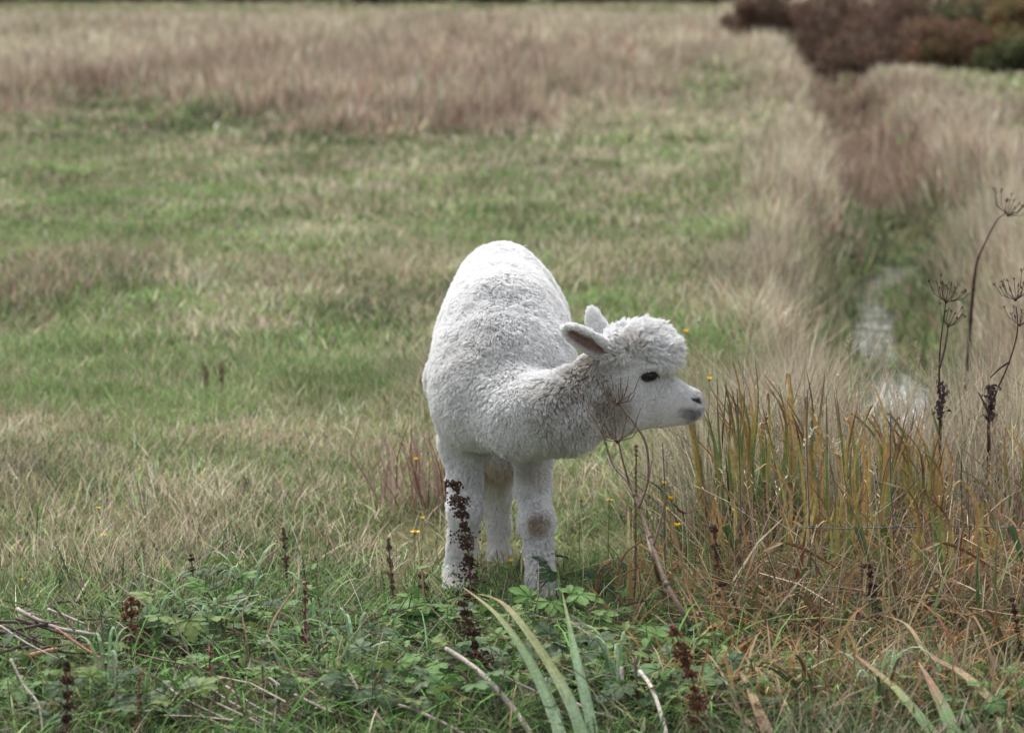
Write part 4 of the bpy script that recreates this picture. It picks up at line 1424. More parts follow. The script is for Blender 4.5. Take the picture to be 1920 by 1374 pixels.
IG = "iris clumps in the foreground"
b = gpt(1090, 1440)
iris_plant("three long blue green iris leaves arching up in front of the alpaca's feet", [
    ([(1068, 1440), (1035, 1330), (985, 1225), (930, 1150), (868, 1100)], (b[1], 7.9), 33, [BLU, BLU, GR, GY, TN]),
    ([(1108, 1440), (1075, 1330), (1030, 1245), (975, 1165), (935, 1125), (893, 1113)], (b[1], 7.9), 31, [GR, BLU, GY, GY, TN, RD]),
    ([(1122, 1440), (1105, 1340), (1082, 1240), (1068, 1175), (1054, 1110)], (b[1] + 0.05, 7.8), 31, [GR, BLU, BLU, GR, GY]),
], b, IG)
b = gpt(1440, 1440)
iris_plant("reddish withered iris leaves right of the three long green ones", [
    ([(1470, 1440), (1430, 1350), (1405, 1290), (1380, 1245)], (b[1], 7.7), 34, [RD, RD, TN, RD]),
    ([(1445, 1440), (1430, 1385), (1385, 1335), (1345, 1300)], (b[1], 7.6), 24, [TN, RD, TN, TN]),
    ([(1500, 1440), (1475, 1330), (1430, 1265), (1370, 1205)], (b[1] + .1, 7.9), 22, [GY, GY, TN, TN]),
    ([(1420, 1440), (1385, 1330), (1340, 1240), (1295, 1205)], (b[1] + .1, 7.9), 9, [RD, TN, TN, RD]),
], b, IG)
b = gpt(1790, 1440)
iris_plant("broad red tipped iris leaves fanning out in the bottom right", [
    ([(1815, 1440), (1775, 1340), (1745, 1280), (1722, 1240)], (b[1], 7.6), 40, [GR, GR, RD, TN]),
    ([(1800, 1440), (1730, 1350), (1680, 1290), (1620, 1240), (1600, 1225)], (b[1], 7.8), 30, [GY, GR, GY, RD, RD]),
    ([(1960, 1440), (1885, 1340), (1810, 1265), (1740, 1225), (1700, 1170), (1645, 1150)], (b[1] + .1, 8.1), 26, [GY, GY, TN, RD, TN, RD]),
    ([(1850, 1440), (1825, 1380), (1805, 1330), (1795, 1295)], (b[1], 7.55), 30, [GR, BLU, GR, GY]),
    ([(1860, 1440), (1875, 1380), (1870, 1330), (1858, 1300)], (b[1], 7.6), 16, [TN, GY, GY, TN]),
], b, IG)
b = gpt(1868, 1250)
iris_plant("tall upright green iris leaf near the right edge beside dark dry stems", [
    ([(1874, 1300), (1868, 1200), (1866, 1100), (1870, 990)], (b[1], b[1]), 16, [GR, GR, GY, TN]),
    ([(1850, 1290), (1838, 1180), (1832, 1080), (1838, 1010)], (b[1], b[1]), 14, [GR, GR, GR, GY]),
    ([(1905, 1300), (1912, 1200), (1920, 1130), (1935, 1070)], (b[1], b[1]), 14, [GR, GR, GY, GY]),
], b, IG)
b = gpt(725, 1440)
iris_plant("flat yellow striped iris leaf lying in the bottom centre left", [
    ([(880, 1372), (800, 1352), (720, 1350), (645, 1358)], (7.72, 7.72), 26, [GR, GY, GY, TN]),
    ([(790, 1440), (820, 1370), (845, 1330), (870, 1312), (905, 1340)], (7.7, 7.75), 14, [GR, GR, GY, GY, TN]),
], b, IG)
b = gpt(1250, 1440)
iris_plant("dark green iris blade bent at the foot of the white dead stalk", [
    ([(1235, 1440), (1262, 1355), (1285, 1318)], (7.5, 7.6), 20, [GR, GR, GY]),
], b, IG)
LOW = [
    (1395, 1225, "low fan of brown and green iris leaves beside the large rust brown dock head"),
    (1480, 1200, "low fan of withered iris leaves in the brown tangle below the second fence wire"),
    (1570, 1235, "low fan of rusty iris leaves in the middle of the brown tangle"),
    (1690, 1205, "low fan of green and rust iris leaves above the broad red tipped ones"),
    (1790, 1215, "low fan of withered iris leaves left of the tall upright iris leaf"),
    (1905, 1280, "low fan of green iris leaves in the bottom right corner"),
    (1540, 1345, "low fan of dull green iris leaves at the bottom edge, right of the reddish ones"),
    (1650, 1365, "low fan of yellow green iris leaves at the bottom, left of the red tipped ones"),
]
for u0, v0, lab in LOW:
    b = gpt(u0, v0)
    lv = []
    for k in range(7):
        ln = random.uniform(90, 210); th = random.gauss(-0.25, 0.65)
        dx, dy = math.sin(th) * ln, -math.cos(th) * ln * 0.8
        col = random.choice([[GR, GR, GY, TN], [RD, RD, TN, RD], [(0.12, 0.06, 0.04), RD, RD, TN], [GY, GY, TN, RD], [GR, BLU, GR, GY]])
        sag = random.uniform(0.1, 0.5)
        lv.append(([(u0 + random.uniform(-10, 10), v0), (u0 + dx * .35, v0 + dy * .5), (u0 + dx * .75, v0 + dy * .88), (u0 + dx * 1.15, v0 + dy * (1 - sag * .4))], (b[1], b[1] + random.uniform(-.12, .05)), random.uniform(9, 17), col))
    iris_plant(lab, lv, b, IG)
# fallen leaf pieces in the brown tangle
for (uvs, Yk, w, cols, lab) in (
        ([(1560, 1290), (1585, 1325), (1612, 1365)], 7.8, 16, [BLU, GR, GR], "grey green cut blade lying in the brown tangle"),
        ([(1405, 1330), (1470, 1315), (1530, 1335), (1590, 1372)], 7.75, 18, [BLU, GR, BLU, GR], "grey green blade arching low under the brown tangle"),
        ([(1360, 985), (1372, 1012), (1385, 1050), (1398, 1090)], 8.8, 20, [GR, (0.10, 0.16, 0.04), RD, GR], "dark green cut blade with a red edge by the first fence wire"),
        ([(1652, 985), (1664, 1012), (1678, 1050), (1690, 1090)], 8.8, 20, [GR, (0.10, 0.16, 0.04), RD, GR], "dark green cut blade with a red edge by the third fence wire"),
        ([(1325, 1175), (1350, 1165), (1385, 1152)], 8.3, 16, [(0.38, 0.36, 0.10), GY, GR], "yellow green leaf lying flat beside the leaning umbel stalk"),
        ([(1312, 1160), (1322, 1125), (1330, 1095)], 8.4, 12, [RD, TN, (0.30, 0.30, 0.09)], "small yellow and red blade upright beside the umbel stalk"),
        ([(1430, 1030), (1470, 1018), (1510, 1030), (1560, 1060), (1600, 1085)], 8.6, 13, [RD, TN, RD, RD, TN], "brown arched blade bowed over left of the third fence wire"),
        ([(1725, 1030), (1765, 1018), (1805, 1030), (1850, 1058), (1890, 1085)], 8.6, 13, [RD, TN, RD, RD, TN], "brown arched blade bowed over right of the third fence wire"),
        ([(1480, 1115), (1498, 1070), (1506, 1025), (1512, 990)], 8.7, 14, [(0.16, 0.07, 0.04), (0.2, 0.09, 0.05), (0.18, 0.08, 0.05), RD], "dark red brown dead blade upright by the second fence wire"),
        ([(1778, 1115), (1794, 1070), (1800, 1025), (1806, 990)], 8.7, 14, [(0.16, 0.07, 0.04), (0.2, 0.09, 0.05), (0.18, 0.08, 0.05), RD], "dark red brown dead blade upright by the fourth fence wire"),
        ([(1605, 985), (1618, 1020), (1630, 1060), (1640, 1100)], 8.7, 16, [BLU, BLU, GR, GR], "pale blue green blade leaning right of the second fence wire"),
        ([(1895, 985), (1908, 1020), (1920, 1060), (1930, 1100)], 8.7, 16, [BLU, BLU, GR, GR], "pale blue green blade leaning at the right edge of the straw"),
        ([(1650, 905), (1672, 910), (1695, 918), (1710, 932)], 8.6, 9, [TN, (0.55, 0.48, 0.34), TN, GY], "pale cream curled leaf hanging among the reeds"),
        ([(1270, 955), (1290, 962), (1325, 950), (1365, 975)], 8.7, 7, [(0.14, 0.06, 0.04), RD, TN, (0.5, 0.42, 0.28)], "thin red brown curled leaf by the first fence wire"),
):
    off = at(uvs[0][0], uvs[0][1], Yk)
    g = iris_leaf(uvs, (Yk, Yk), w, cols)
    o = link("iris_leaf", local_geo(g, off).mesh("iris_leaf"), M_LEAF); o.location = tuple(off)
    tag(o, lab, "leaf", "loose iris leaves on the right")

# the reed stand on the right: iris clumps of orange and green blades
OR = (0.50, 0.33, 0.15)
STAND = [
    (1352, 640, 12, "tallest orange iris clump standing right of the alpaca's nose"),
    (1405, 690, 10, "orange green iris clump second from the alpaca's nose"),
    (1462, 690, 10, "iris clump with ragged orange tips in front of the straw bank"),
    (1530, 700, 10, "iris clump by the second fence wire"),
    (1595, 715, 13, "green and orange iris clump left of the pale water"),
    (1655, 735, 13, "sparse yellow iris clump in front of the water"),
    (1705, 760, 14, "tangled rust orange iris clump below the water"),
    (1905, 790, 13, "green iris clump at the right edge below the forked umbel"),
    (1330, 880, 8, "short iris clump under the alpaca's chin by the first fence wire"),
    (1440, 850, 9, "short orange iris clump low between the first two fence wires"),
    (1560, 860, 9, "short green iris clump low beside the second fence wire"),
    (1640, 880, 8, "short rusty iris clump low left of the third fence wire"),
    (1760, 870, 9, "short yellow iris clump low beside the dark umbel stalk"),
    (1850, 900, 8, "short iris clump low beside the forked umbel stalk"),
]
for u0, vt, nb, lab in STAND:
    Yk = random.uniform(9.2, 9.75) if vt < 800 else random.uniform(8.75, 9.1)
    q = at(u0 + 20, 1000, Yk)
    b = on_ground(q[0], Yk)
    ub, vb = project(*b)
    lv = []
    for k in range(int(nb * 1.5)):
        du = random.gauss(0, 44)
        tv = vt + abs(random.gauss(0, 65)) + (40 if k > nb * 0.6 else 0)
        bend = random.uniform(-1, 0.4)
        tip = random.choice([OR, RD, TN, OR, TN])
        body = random.choice([(0.26, 0.30, 0.11), (0.22, 0.34, 0.13), (0.46, 0.42, 0.17), OR, (0.52, 0.44, 0.18)])
        uvs = [(ub + du * 0.55, vb), (ub + du * 0.6, vb * 0.6 + tv * 0.4), (ub + du * 0.85 + bend * 6, vb * 0.22 + tv * 0.78), (ub + du + bend * 58, tv)]
        if random.random() < 0.35:
            uvs.append((uvs[-1][0] + bend * 30, tv + random.uniform(5, 30)))
        lv.append((uvs, (Yk, Yk + random.uniform(-.15, .1)), random.uniform(7, 14), [GR, body, body, tip, RD]))
    iris_plant(lab, lv, b, "iris clumps along the fence on the right")


# ---- dead stems and sticks
def stick(label, uvs, Y0, Y1, r0, r1, col, name="dead_stem", group="dead stems lying in the weeds", knobs=True):
    if np.mean([p[1] for p in uvs]) > 1235:
        Y0, Y1 = Y0 - 0.24, Y1 - 0.24
    pts = path_pts(uvs, Y0, Y1)
    sp = spline(pts, 5)
    g = Geo()
    rr = np.linspace(r0, r1, len(sp)) * np.array([random.uniform(.88, 1.12) for _ in sp])
    cs = np.repeat(np.array([np.array(col) * random.uniform(.8, 1.15) for _ in sp]), 7, axis=0)
    g.tube(sp, list(rr), cs, 7)
    if knobs:
        for i in range(2, len(sp) - 1, 6):
            d = np.array([random.gauss(0, 1), random.gauss(0, 1), 0.7]) * r0 * 3
            g.tube([sp[i], sp[i] + d * .6, sp[i] + d], [rr[i] * .7, rr[i] * .5, rr[i] * .25], np.array(col) * .8, 5)
    off = pts[0]
    o = link(name, local_geo(g, off).mesh(name, True), M_DRY); o.location = tuple(off)
    return tag(o, label, "dead stem", group)


GY1, GY2, BR1, WH = (0.19, 0.16, 0.135), (0.24, 0.21, 0.18), (0.12, 0.08, 0.06), (0.33, 0.30, 0.26)
stick("thick grey hollow stem with a broken top slanting across the bottom centre", [(1010, 1400), (975, 1345), (930, 1290), (885, 1248), (837, 1216)], 7.5, 7.9, .0075, .0060, GY2, knobs=False)
stick("grey fallen stem running down right below the thick hollow one", [(900, 1392), (830, 1355), (780, 1332), (735, 1318)], 7.5, 7.75, .0055, .004, GY1)
stick("bleached white dead stalk upright near the bottom centre right", [(1254, 1400), (1240, 1340), (1222, 1290), (1200, 1258)], 7.5, 7.8, .0055, .0045, WH, knobs=False)
stick("short bleached split stalk beside the yellow flower", [(1172, 1318), (1168, 1285), (1165, 1250)], 7.8, 7.85, .005, .0045, WH, knobs=False)
stick("dark upright dead stem left of the rust brown dock head", [(1198, 1355), (1195, 1300), (1190, 1235)], 7.75, 7.85, .0042, .003, (0.07, 0.05, 0.04))
stick("long grey stick lying from the alpaca's feet towards the umbel stalk", [(985, 1130), (1040, 1152), (1090, 1180), (1150, 1218), (1190, 1262)], 8.75, 8.0, .0045, .0055, GY1)
stick("thin grey stick crossing behind the long iris leaves", [(910, 1245), (960, 1275), (1010, 1300), (1065, 1345)], 8.0, 7.7, .003, .003, GY1)
stick("pale stick crossing under the iris leaf tips", [(1055, 1300), (1100, 1330), (1170, 1352)], 7.75, 7.65, .005, .004, GY2)
stick("curled brown dead stem standing beside the thick hollow stem", [(885, 1340), (882, 1300), (872, 1265), (845, 1250)], 7.75, 7.75, .004, .0018, BR1, knobs=False)
stick("leaning grey brown stem in the bottom left of centre", [(722, 1360), (700, 1330), (672, 1295), (657, 1262)], 7.6, 7.8, .0042, .003, GY1)
stick("hooked brown dead stem beside the leaning grey one", [(720, 1340), (704, 1305), (704, 1275), (712, 1268), (720, 1300)], 7.7, 7.7, .0028, .0018, BR1, knobs=False)
stick("whitish straw stem upright among the fallen stems", [(514, 1374), (516, 1330), (519, 1278)], 7.65, 7.7, .0032, .002, WH, knobs=False)
stick("thin forked brown stem rising from the leafy weeds", [(465, 1290), (490, 1225), (515, 1160), (552, 1105)], 8.0, 8.1, .0035, .002, (0.28, 0.2, 0.13))
stick("thin tan stem bending right among the leafy weeds", [(470, 1268), (463, 1200), (455, 1150), (470, 1110)], 8.0, 8.1, .003, .0015, (0.28, 0.2, 0.13), knobs=False)
stick("grey stem leaning left in the middle of the leafy weeds", [(545, 1290), (525, 1250), (510, 1210), (500, 1190)], 7.9, 8.0, .0035, .0022, GY1, knobs=False)
stick("long pale fallen stem at the left edge pointing down right", [(32, 1142), (70, 1162), (110, 1178), (180, 1190)], 8.2, 8.0, .0062, .005, GY2)
stick("second pale stem lying above the long one at the left edge", [(90, 1142), (125, 1155), (160, 1170)], 8.25, 8.15, .004, .003, GY2)
stick("dark fallen stem lying level at the left edge", [(-20, 1165), (40, 1166), (90, 1172)], 8.1, 8.05, .005, .004, (0.09, 0.065, 0.06))
stick("dark fallen stem slanting up at the left edge", [(-20, 1190), (40, 1178), (90, 1168)], 8.05, 8.05, .005, .004, (0.10, 0.075, 0.065))
stick("red brown bramble stem with rusty buds crossing the left weeds", [(105, 1178), (150, 1210), (190, 1235)], 7.95, 7.85, .0042, .003, (0.24, 0.12, 0.09))
stick("thin orange red twig below the bramble stem", [(165, 1205), (178, 1230), (190, 1258)], 7.85, 7.8, .0022, .0015, (0.35, 0.14, 0.07))
stick("pale straw slanting across the left corner weeds", [(0, 1172), (50, 1205), (110, 1235)], 7.9, 7.8, .0022, .002, WH, knobs=False)
stick("whitish bent stem in the bottom left corner", [(20, 1235), (45, 1285), (72, 1320), (80, 1374)], 7.8, 7.6, .0032, .0035, GY2)
stick("short orange brown piece of stem lying at the left", [(56, 1228), (80, 1222), (108, 1216)], 7.9, 7.9, .0055, .005, (0.36, 0.2, 0.13), knobs=False)
stick("brown stem upright left of the rust brown dock head in the weeds", [(192, 1235), (192, 1190), (188, 1140)], 8.0, 8.0, .0028, .0018, (0.17, 0.11, 0.1))
# the darker pile underneath at the left edge
PILE = [
    ("dark thin stick lying level along the bottom of the left pile", -20, 1208, 95, 1212), ("dark stick slanting down right out of the left pile", 10, 1172, 120, 1222),
    ("dark stick slanting up right in the front of the left pile", -10, 1226, 80, 1186), ("short dark stick on top of the left pile", 50, 1152, 112, 1168),
    ("grey brown stick poking right from the middle of the left pile", 40, 1190, 150, 1196), ("dark brown stick crossing the second pale stem", 100, 1136, 140, 1182),
    ("purplish dark stick at the very edge of the left pile", -25, 1180, 45, 1200), ("dark twig pointing down from the left pile", 60, 1198, 84, 1252),
    ("dark stick under the long pale fallen stem", 28, 1158, 168, 1206),
]
for lab, u0, v0, u1, v1 in PILE:
    c_ = random.choice([(0.065, 0.045, 0.042), (0.085, 0.06, 0.055), (0.11, 0.08, 0.07)])
    stick(lab, [(u0, v0), ((u0 + u1) / 2 + random.uniform(-6, 6), (v0 + v1) / 2 + random.uniform(-5, 5)), (u1, v1)], random.uniform(7.95, 8.15), random.uniform(7.9, 8.1), random.uniform(.0028, .0045), .0025, c_, "dead_stem", "dark pile of dead stems at the left edge")
# the row of cut stems lying side by side along the bottom
RANK = ['second from the left', 'fourth from the left', 'fifth from the left', 'sixth from the left', 'eighth from the left', 'ninth from the left', 'eleventh from the left', 'second from the right', 'tenth from the left', 'seventh from the left', 'rightmost', 'third from the left']
for k, (u, v, L) in enumerate([(306, 1282, 130), (352, 1281, 140), (392, 1287, 150), (424, 1286, 165), (480, 1300, 120), (505, 1270, 120), (566, 1284, 150), (604, 1282, 150), (560, 1320, 130), (440, 1318, 130), (640, 1312, 110), (330, 1310, 110)]):
    stick("thin stem in the row of fallen stems along the bottom left, " + RANK[k], [(u, v), (u + L * .35, v + L * .24), (u + L, v + L * .55)], 7.9, 7.65, .0032, .0034, random.choice([GY1, GY2, BR1]), "fallen_stem", "row of fallen stems at the bottom left")
# red brown curled stems right of the alpaca's feet
for (uvs, lab) in (([(1112, 1160), (1118, 1110), (1132, 1080), (1148, 1064)], "lowest of the curled red brown stems right of the alpaca's feet"),
                   ([(1160, 1170), (1160, 1110), (1172, 1075), (1205, 1062)], "curled red brown stem right of the lowest one"),
                   ([(1118, 1110), (1120, 1080), (1130, 1062), (1148, 1052)], "short curled red brown stem left of its neighbours"),
                   ([(1158, 1080), (1165, 1050), (1180, 1030), (1208, 1012)], "highest of the curled red brown stems right of the alpaca's feet")):
    stick(lab, uvs, 8.7, 8.7, .0034, .002, (0.20, 0.095, 0.06), "dead_stem", "curled red brown stems", False)

# brown tangle of dead stalks on the right
g = Geo()
for q in range(1700):
    u, v = random.uniform(1330, 2000), random.gauss(1165, 62)
    if v < 1040 or v > 1360: continue
    if v > 1290 and random.random() < 0.7: continue
    Yk = 10880 / (v + 63) + random.uniform(-.1, .25)
    x0 = (u - 960) / F_PX * Yk
    p = on_ground(x0, Yk) + np.array((0, 0, random.uniform(0.01, 0.17)))
    ang = random.choice([random.gauss(-0.55, 0.5), random.gauss(0.8, 0.5), random.gauss(1.57, 0.35), random.uniform(0, 3.14)])
    L = random.uniform(0.06, 0.26)
    d = np.array((math.cos(ang), random.uniform(-.5, .5), math.sin(ang) * 0.8)) * L
    if p[2] + d[2] < 0: d[2] *= -0.3
    e = p + d
    m = (p + e) / 2 + np.array((0, 0, L * random.uniform(-.02, .10)))
    c = np.array(random.choice([(0.34, 0.26, 0.18), (0.22, 0.145, 0.10), (0.27, 0.19, 0.13), (0.40, 0.33, 0.23), (0.13, 0.085, 0.06), (0.20, 0.20, 0.09)])) * random.uniform(.8, 1.2)
    g.tube([p, m, e], np.array([0.0016, 0.0015, 0.0009]) * random.choice([.7, 1, 1, 1.6]), c, 3, False)
tag(link("dead_stalk_litter", g.mesh("dead_stalk_litter"), M_DRY), "brown tangle of bent dead stalks along the fence foot on the right", "dead stalks", kind="stuff")

# ------------------------------------------------------------------ leafy weeds
def leaf_mesh(kind, seed):
    """A leaf along +Y in its own plane, folded on the midrib: serrate (nettle), lobed (buttercup) or grassy."""
    r = random.Random(seed)
    v, f, c = [], [], []
    if kind == 'lobed':
        base = [(0.12, 0.13, 0.045), (0.15, 0.19, 0.06)][seed % 2]
        lobes = 5
        for k in range(lobes):
            a = math.radians(-100 + 200 * k / (lobes - 1))
            L = 1.0 - 0.28 * abs(k - 2) / 2
            d = np.array((math.sin(a), math.cos(a))); s = np.array((d[1], -d[0]))
            z = 0.10 * abs(k - 2) / 2
            prof = [(0.0, 0.02), (0.38, 0.16), (0.62, 0.30), (0.72, 0.22), (0.86, 0.20), (1.0, 0.02)]
            o = len(v)
            for t, w in prof:
                m = d * t * L
                droop = -0.22 * t * t + z * t
                jag = r.uniform(.85, 1.15)
                v += [(m[0] - s[0] * w * L * jag, m[1] - s[1] * w * L * jag, droop + 0.03), (m[0], m[1], droop), (m[0] + s[0] * w * L * jag, m[1] + s[1] * w * L * jag, droop + 0.03)]
            for q in range(len(prof) - 1):
                A, B = o + q * 3, o + q * 3 + 3
                f += [(A, A + 1, B + 1, B), (A + 1, A + 2, B + 2, B + 1)]
    else:
        n = 7
        for q in range(n + 1):
            t = q / n
            w = 0.34 * math.sin(PI * min(1, t * 1.0 + 0.02) ** 0.75) * (1 if q % 2 else 0.82) + 0.01
            z = -0.30 * t * t
            v += [(-w, t, z + 0.10 * w), (0, t, z - 0.03), (w, t, z + 0.10 * w)]
        for q in range(n):
            A, B = q * 3, q * 3 + 3
            f += [(A, A + 1, B + 1, B), (A + 1, A + 2, B + 2, B + 1)]
    return v, f


LEAF_TONES = [(0.055, 0.108, 0.034), (0.082, 0.152, 0.042), (0.034, 0.060, 0.026), (0.105, 0.145, 0.045), (0.085, 0.118, 0.068)]
LEAFS = {}
for kind in ('lobed', 'serrate'):
    for ti, tone in enumerate(LEAF_TONES):
        v, f = leaf_mesh(kind, ti)
        cc = [np.array(tone) * (1.18 if i % 3 == 1 else random.uniform(.85, 1.05)) for i in range(len(v))]
        me = new_mesh(kind + "_leaf", v, f, np.array(cc))
        me.materials.append(M_LEAF)
        LEAFS[kind, ti] = me


def put_leaf(root, p, az, pitch, size, me, roll=0.0):
    o = bpy.data.objects.new("leaf", me)
    C.objects.link(o)
    o.parent = root
    o.location = tuple(p)
    o.rotation_euler = (pitch, roll, az)
    o.scale = (size, size, size)
    return o


WG = {'lobed': "lobed leaf weeds along the bottom", 'serrate': "nettle like weeds along the bottom"}
TONE = ["mid green", "bright green", "dark green", "yellow green", "grey green"]
MARKS = [("long fallen stem", 105, 1170), ("rust brown dock head", 252, 1180), ("withered corner dock head", 130, 1300),
         ("short dark dock spike", 359, 1090), ("small pink red dock spike", 398, 1245), ("tall reddish dock spike", 577, 1165),
         ("thin forked brown stem", 505, 1190), ("whitish upright straw stem", 517, 1320), ("leaning grey brown stem", 690, 1310), ("stacked leafy weed", 752, 1170),
         ("thick broken hollow stem", 890, 1260), ("drooping dark dock head", 886, 1210), ("alpaca's left-hand foot", 860, 1100), ("alpaca's right-hand foot", 1020, 1125),
         ("three long iris leaves", 1030, 1260), ("yellow buttercup", 1150, 1233), ("bleached white stalk", 1225, 1315), ("leaning umbel stalk's foot", 1305, 1205),
         ("curled red brown stems", 1150, 1090), ("large right-hand dock head", 1280, 1270), ("red bramble stem", 150, 1210), ("thin brown corner dock spike", 268, 1300),
         ("reddish withered iris leaves", 1420, 1320), ("broad red tipped iris leaves", 1730, 1300), ("tall upright iris leaf", 1868, 1150), ("row of fallen stems", 440, 1330)]
USED = {}


def weed_label(kind, tone, base, h):
    u, v = project(*base)
    v = v - h * 400
    nm, mu, mv = min(MARKS, key=lambda m: (m[1] - u) ** 2 + (m[2] - v) ** 2)
    dx, dy = u - mu, v - mv
    if abs(dx) + abs(dy) < 26: rel = "right beside the"
    elif abs(dx) > 2.2 * abs(dy): rel = "left of the" if dx < 0 else "right of the"
    elif abs(dy) > 2.2 * abs(dx): rel = "above the" if dy < 0 else "below the"
    else: rel = ("above, " if dy < 0 else "below, ") + ("left of the" if dx < 0 else "right of the")
    shape = "lobed leaf weed" if kind == 'lobed' else "nettle like weed"
    for size in ("", "taller " if h > 0.115 else "low ", "loose ", "crowded "):
        lab = f"{size}{TONE[tone]} {shape} {rel} {nm}"
        if size in ("loose ", "crowded ") or lab not in USED:
            break
    if lab in USED:
        return None
    USED[lab] = 1
    return lab


def weed(kind, base, h, size, nleaf, tone, seed):
    r = random.Random(seed)
    lab = weed_label(kind, tone, base, h) or (seed > 900 and seed < 910 and "weed")
    if not lab:
        return None
    root = empty("buttercup_plant" if kind == 'lobed' else "nettle_plant", base, lab, "weed", WG[kind])
    g = Geo()
    if kind == 'serrate':
        top = np.array((r.gauss(0, .03), r.gauss(0, .03), h))
        sp = spline([np.array((0, 0, -0.01)), top * 0.5 + np.array((r.gauss(0, .012), 0, 0)), top], 4)
        g.tube(sp, list(np.linspace(0.0024, 0.0012, len(sp))), (0.12, 0.16, 0.06), 5)
        link("stem", g.mesh("stem", True), M_LEAF, root)
        for k in range(nleaf):
            t = 0.25 + 0.75 * (k // 2) / max(1, (nleaf - 1) // 2)
            i = min(int(t * (len(sp) - 1)), len(sp) - 1)
            az = (k % 2) * PI + (k // 2) * PI / 2 + r.uniform(-.3, .3)
            put_leaf(root, sp[i], az, r.uniform(-0.7, 0.5), size * (1.1 - 0.5 * t) * r.uniform(.85, 1.15), LEAFS[kind, tone], r.uniform(-.3, .3))
    else:
        for k in range(nleaf):
            az = 2 * PI * k / nleaf + r.uniform(-.4, .4)
            L = h * r.uniform(.55, 1.1)
            sp_ = r.uniform(0.35, 0.9)
            e = np.array((-math.sin(az) * L * sp_, math.cos(az) * L * sp_, L))
            g.tube([np.array((0, 0, -0.01)), e * 0.5 + np.array((0, 0, L * .12)), e], [0.0018, 0.0015, 0.0012], (0.15, 0.19, 0.08), 4)
            put_leaf(root, e, az, r.uniform(-0.55, 0.75), size * r.uniform(.75, 1.2), LEAFS[kind, (tone + (k == 0)) % len(LEAF_TONES)], r.uniform(-.45, .45))
        link("stem", g.mesh("stem", True), M_LEAF, root)
    return root


wr = random.Random(5)
count = 0
spots = []
for q in range(2000):
    if count >= 175: break
    u = wr.uniform(-40, 1420); v = wr.uniform(1105, 1400)
    lim = np.interp(u, [-40, 200, 330, 600, 640, 720, 800, 1000, 1200, 1330, 1420], [1235, 1225, 1165, 1165, 1265, 1220, 1190, 1210, 1200, 1280, 1340])
    if v < lim: continue
    Yk = 10880 / (v + 63); x = (u - 960) / F_PX * Yk
    if any((x - a) ** 2 + (Yk - b) ** 2 < 0.0030 for a, b in spots): continue
    if 290 < u < 720 and v > 1270 and wr.random() < 0.5: continue
    spots.append((x, Yk))
    kind = 'lobed' if wr.random() < 0.55 else 'serrate'
    weed(kind, on_ground(x, Yk), wr.uniform(.055, .13) if kind == 'lobed' else wr.uniform(.08, .17), wr.choice([.026, .034, .044, .056]) * wr.uniform(.85, 1.15) if kind == 'lobed' else wr.choice([.028, .040, .056]) * wr.uniform(.85, 1.15),
         wr.randint(5, 8) if kind == 'lobed' else wr.randint(6, 10), wr.randrange(len(LEAF_TONES)), q)
    count += 1
# a few on the right, under the tangle
for q in range(26):
    u, v = wr.uniform(1420, 1960), wr.uniform(1280, 1400)
    Yk = 10880 / (v + 63); x = (u - 960) / F_PX * Yk
    weed('lobed', on_ground(x, Yk), wr.uniform(.05, .10), wr.uniform(.022, .034), 6, wr.randrange(4), 5000 + q)

# larger weeds that stand out
def big_weed(label, uv, h, size, n, kind, tone, seed):
    o = weed(kind, gpt(*uv), h, size, n, tone, seed)
    del o["group"]
    o["label"] = label
big_weed("large three lobed yellow green leaves in the middle of the left weeds", (345, 1240), 0.15, 0.062, 5, 'lobed', 3, 901)
big_weed("broad bright green lobed leaves beside the thick hollow stem", (830, 1335), 0.10, 0.055, 6, 'lobed', 1, 902)
big_weed("leafy upright weed with stacked leaves left of the alpaca's feet", (752, 1215), 0.20, 0.060, 12, 'serrate', 1, 903)
big_weed("grey green drooping leaves below the stacked leafy weed", (770, 1235), 0.08, 0.050, 6, 'lobed', 4, 904)
big_weed("dark leafed bramble shoot below the alpaca's right-hand foot", (1085, 1150), 0.15, 0.045, 9, 'lobed', 2, 905)
big_weed("dark lobed leaves poking up behind the left weeds", (395, 1120), 0.09, 0.050, 6, 'lobed', 2, 906)

# grey green broad grass tufts among the weeds
for (u, v, n, lab) in ((285, 1220, 9, "grey green broad bladed grass tuft beside the rust brown dock head"), (400, 1230, 8, "grey green broad bladed grass tuft in the middle of the left weeds"),
                       (465, 1160, 7, "grey green broad bladed grass tuft at the back of the weeds"), (590, 1215, 7, "grey green broad bladed grass tuft by the reddish dock spike"),
                       (200, 1320, 8, "broad bladed grass tuft right of the withered dock head"), (665, 1290, 8, "broad bladed grass tuft among the fallen stems"),
                       (1160, 1330, 7, "broad bladed grass tuft under the yellow flower"), (1640, 1345, 7, "broad bladed grass tuft between the iris clumps at the bottom right")):
    b = gpt(u, v)
    root = empty("grass_tuft", b, lab, "grass tuft", "broad bladed grass tufts")
    for k in range(n):
        az = random.uniform(0, 2 * PI); L = random.uniform(.14, .24); out = random.uniform(.25, .75)
        d = np.array((math.cos(az), math.sin(az), 0))
        pts = spline([np.array((0, 0, -0.01)) + d * 0.01, d * L * out * .35 + np.array((0, 0, L * .6)), d * L * out * .8 + np.array((0, 0, L * .78)), d * L * out * 1.15 + np.array((0, 0, L * .62))], 3)
        g = Geo(); ws = list(np.interp(np.linspace(0, 1, len(pts)), [0, .4, 1], [.006, .009, .001]))
        g.ribbon(pts, ws, (-d[1], d[0], 0), np.array(random.choice([(0.20, 0.30, 0.17), (0.17, 0.26, 0.13), (0.24, 0.33, 0.21)])) * random.uniform(.85, 1.1), .2)
        link("leaf", g.mesh("leaf"), M_LEAF, root)


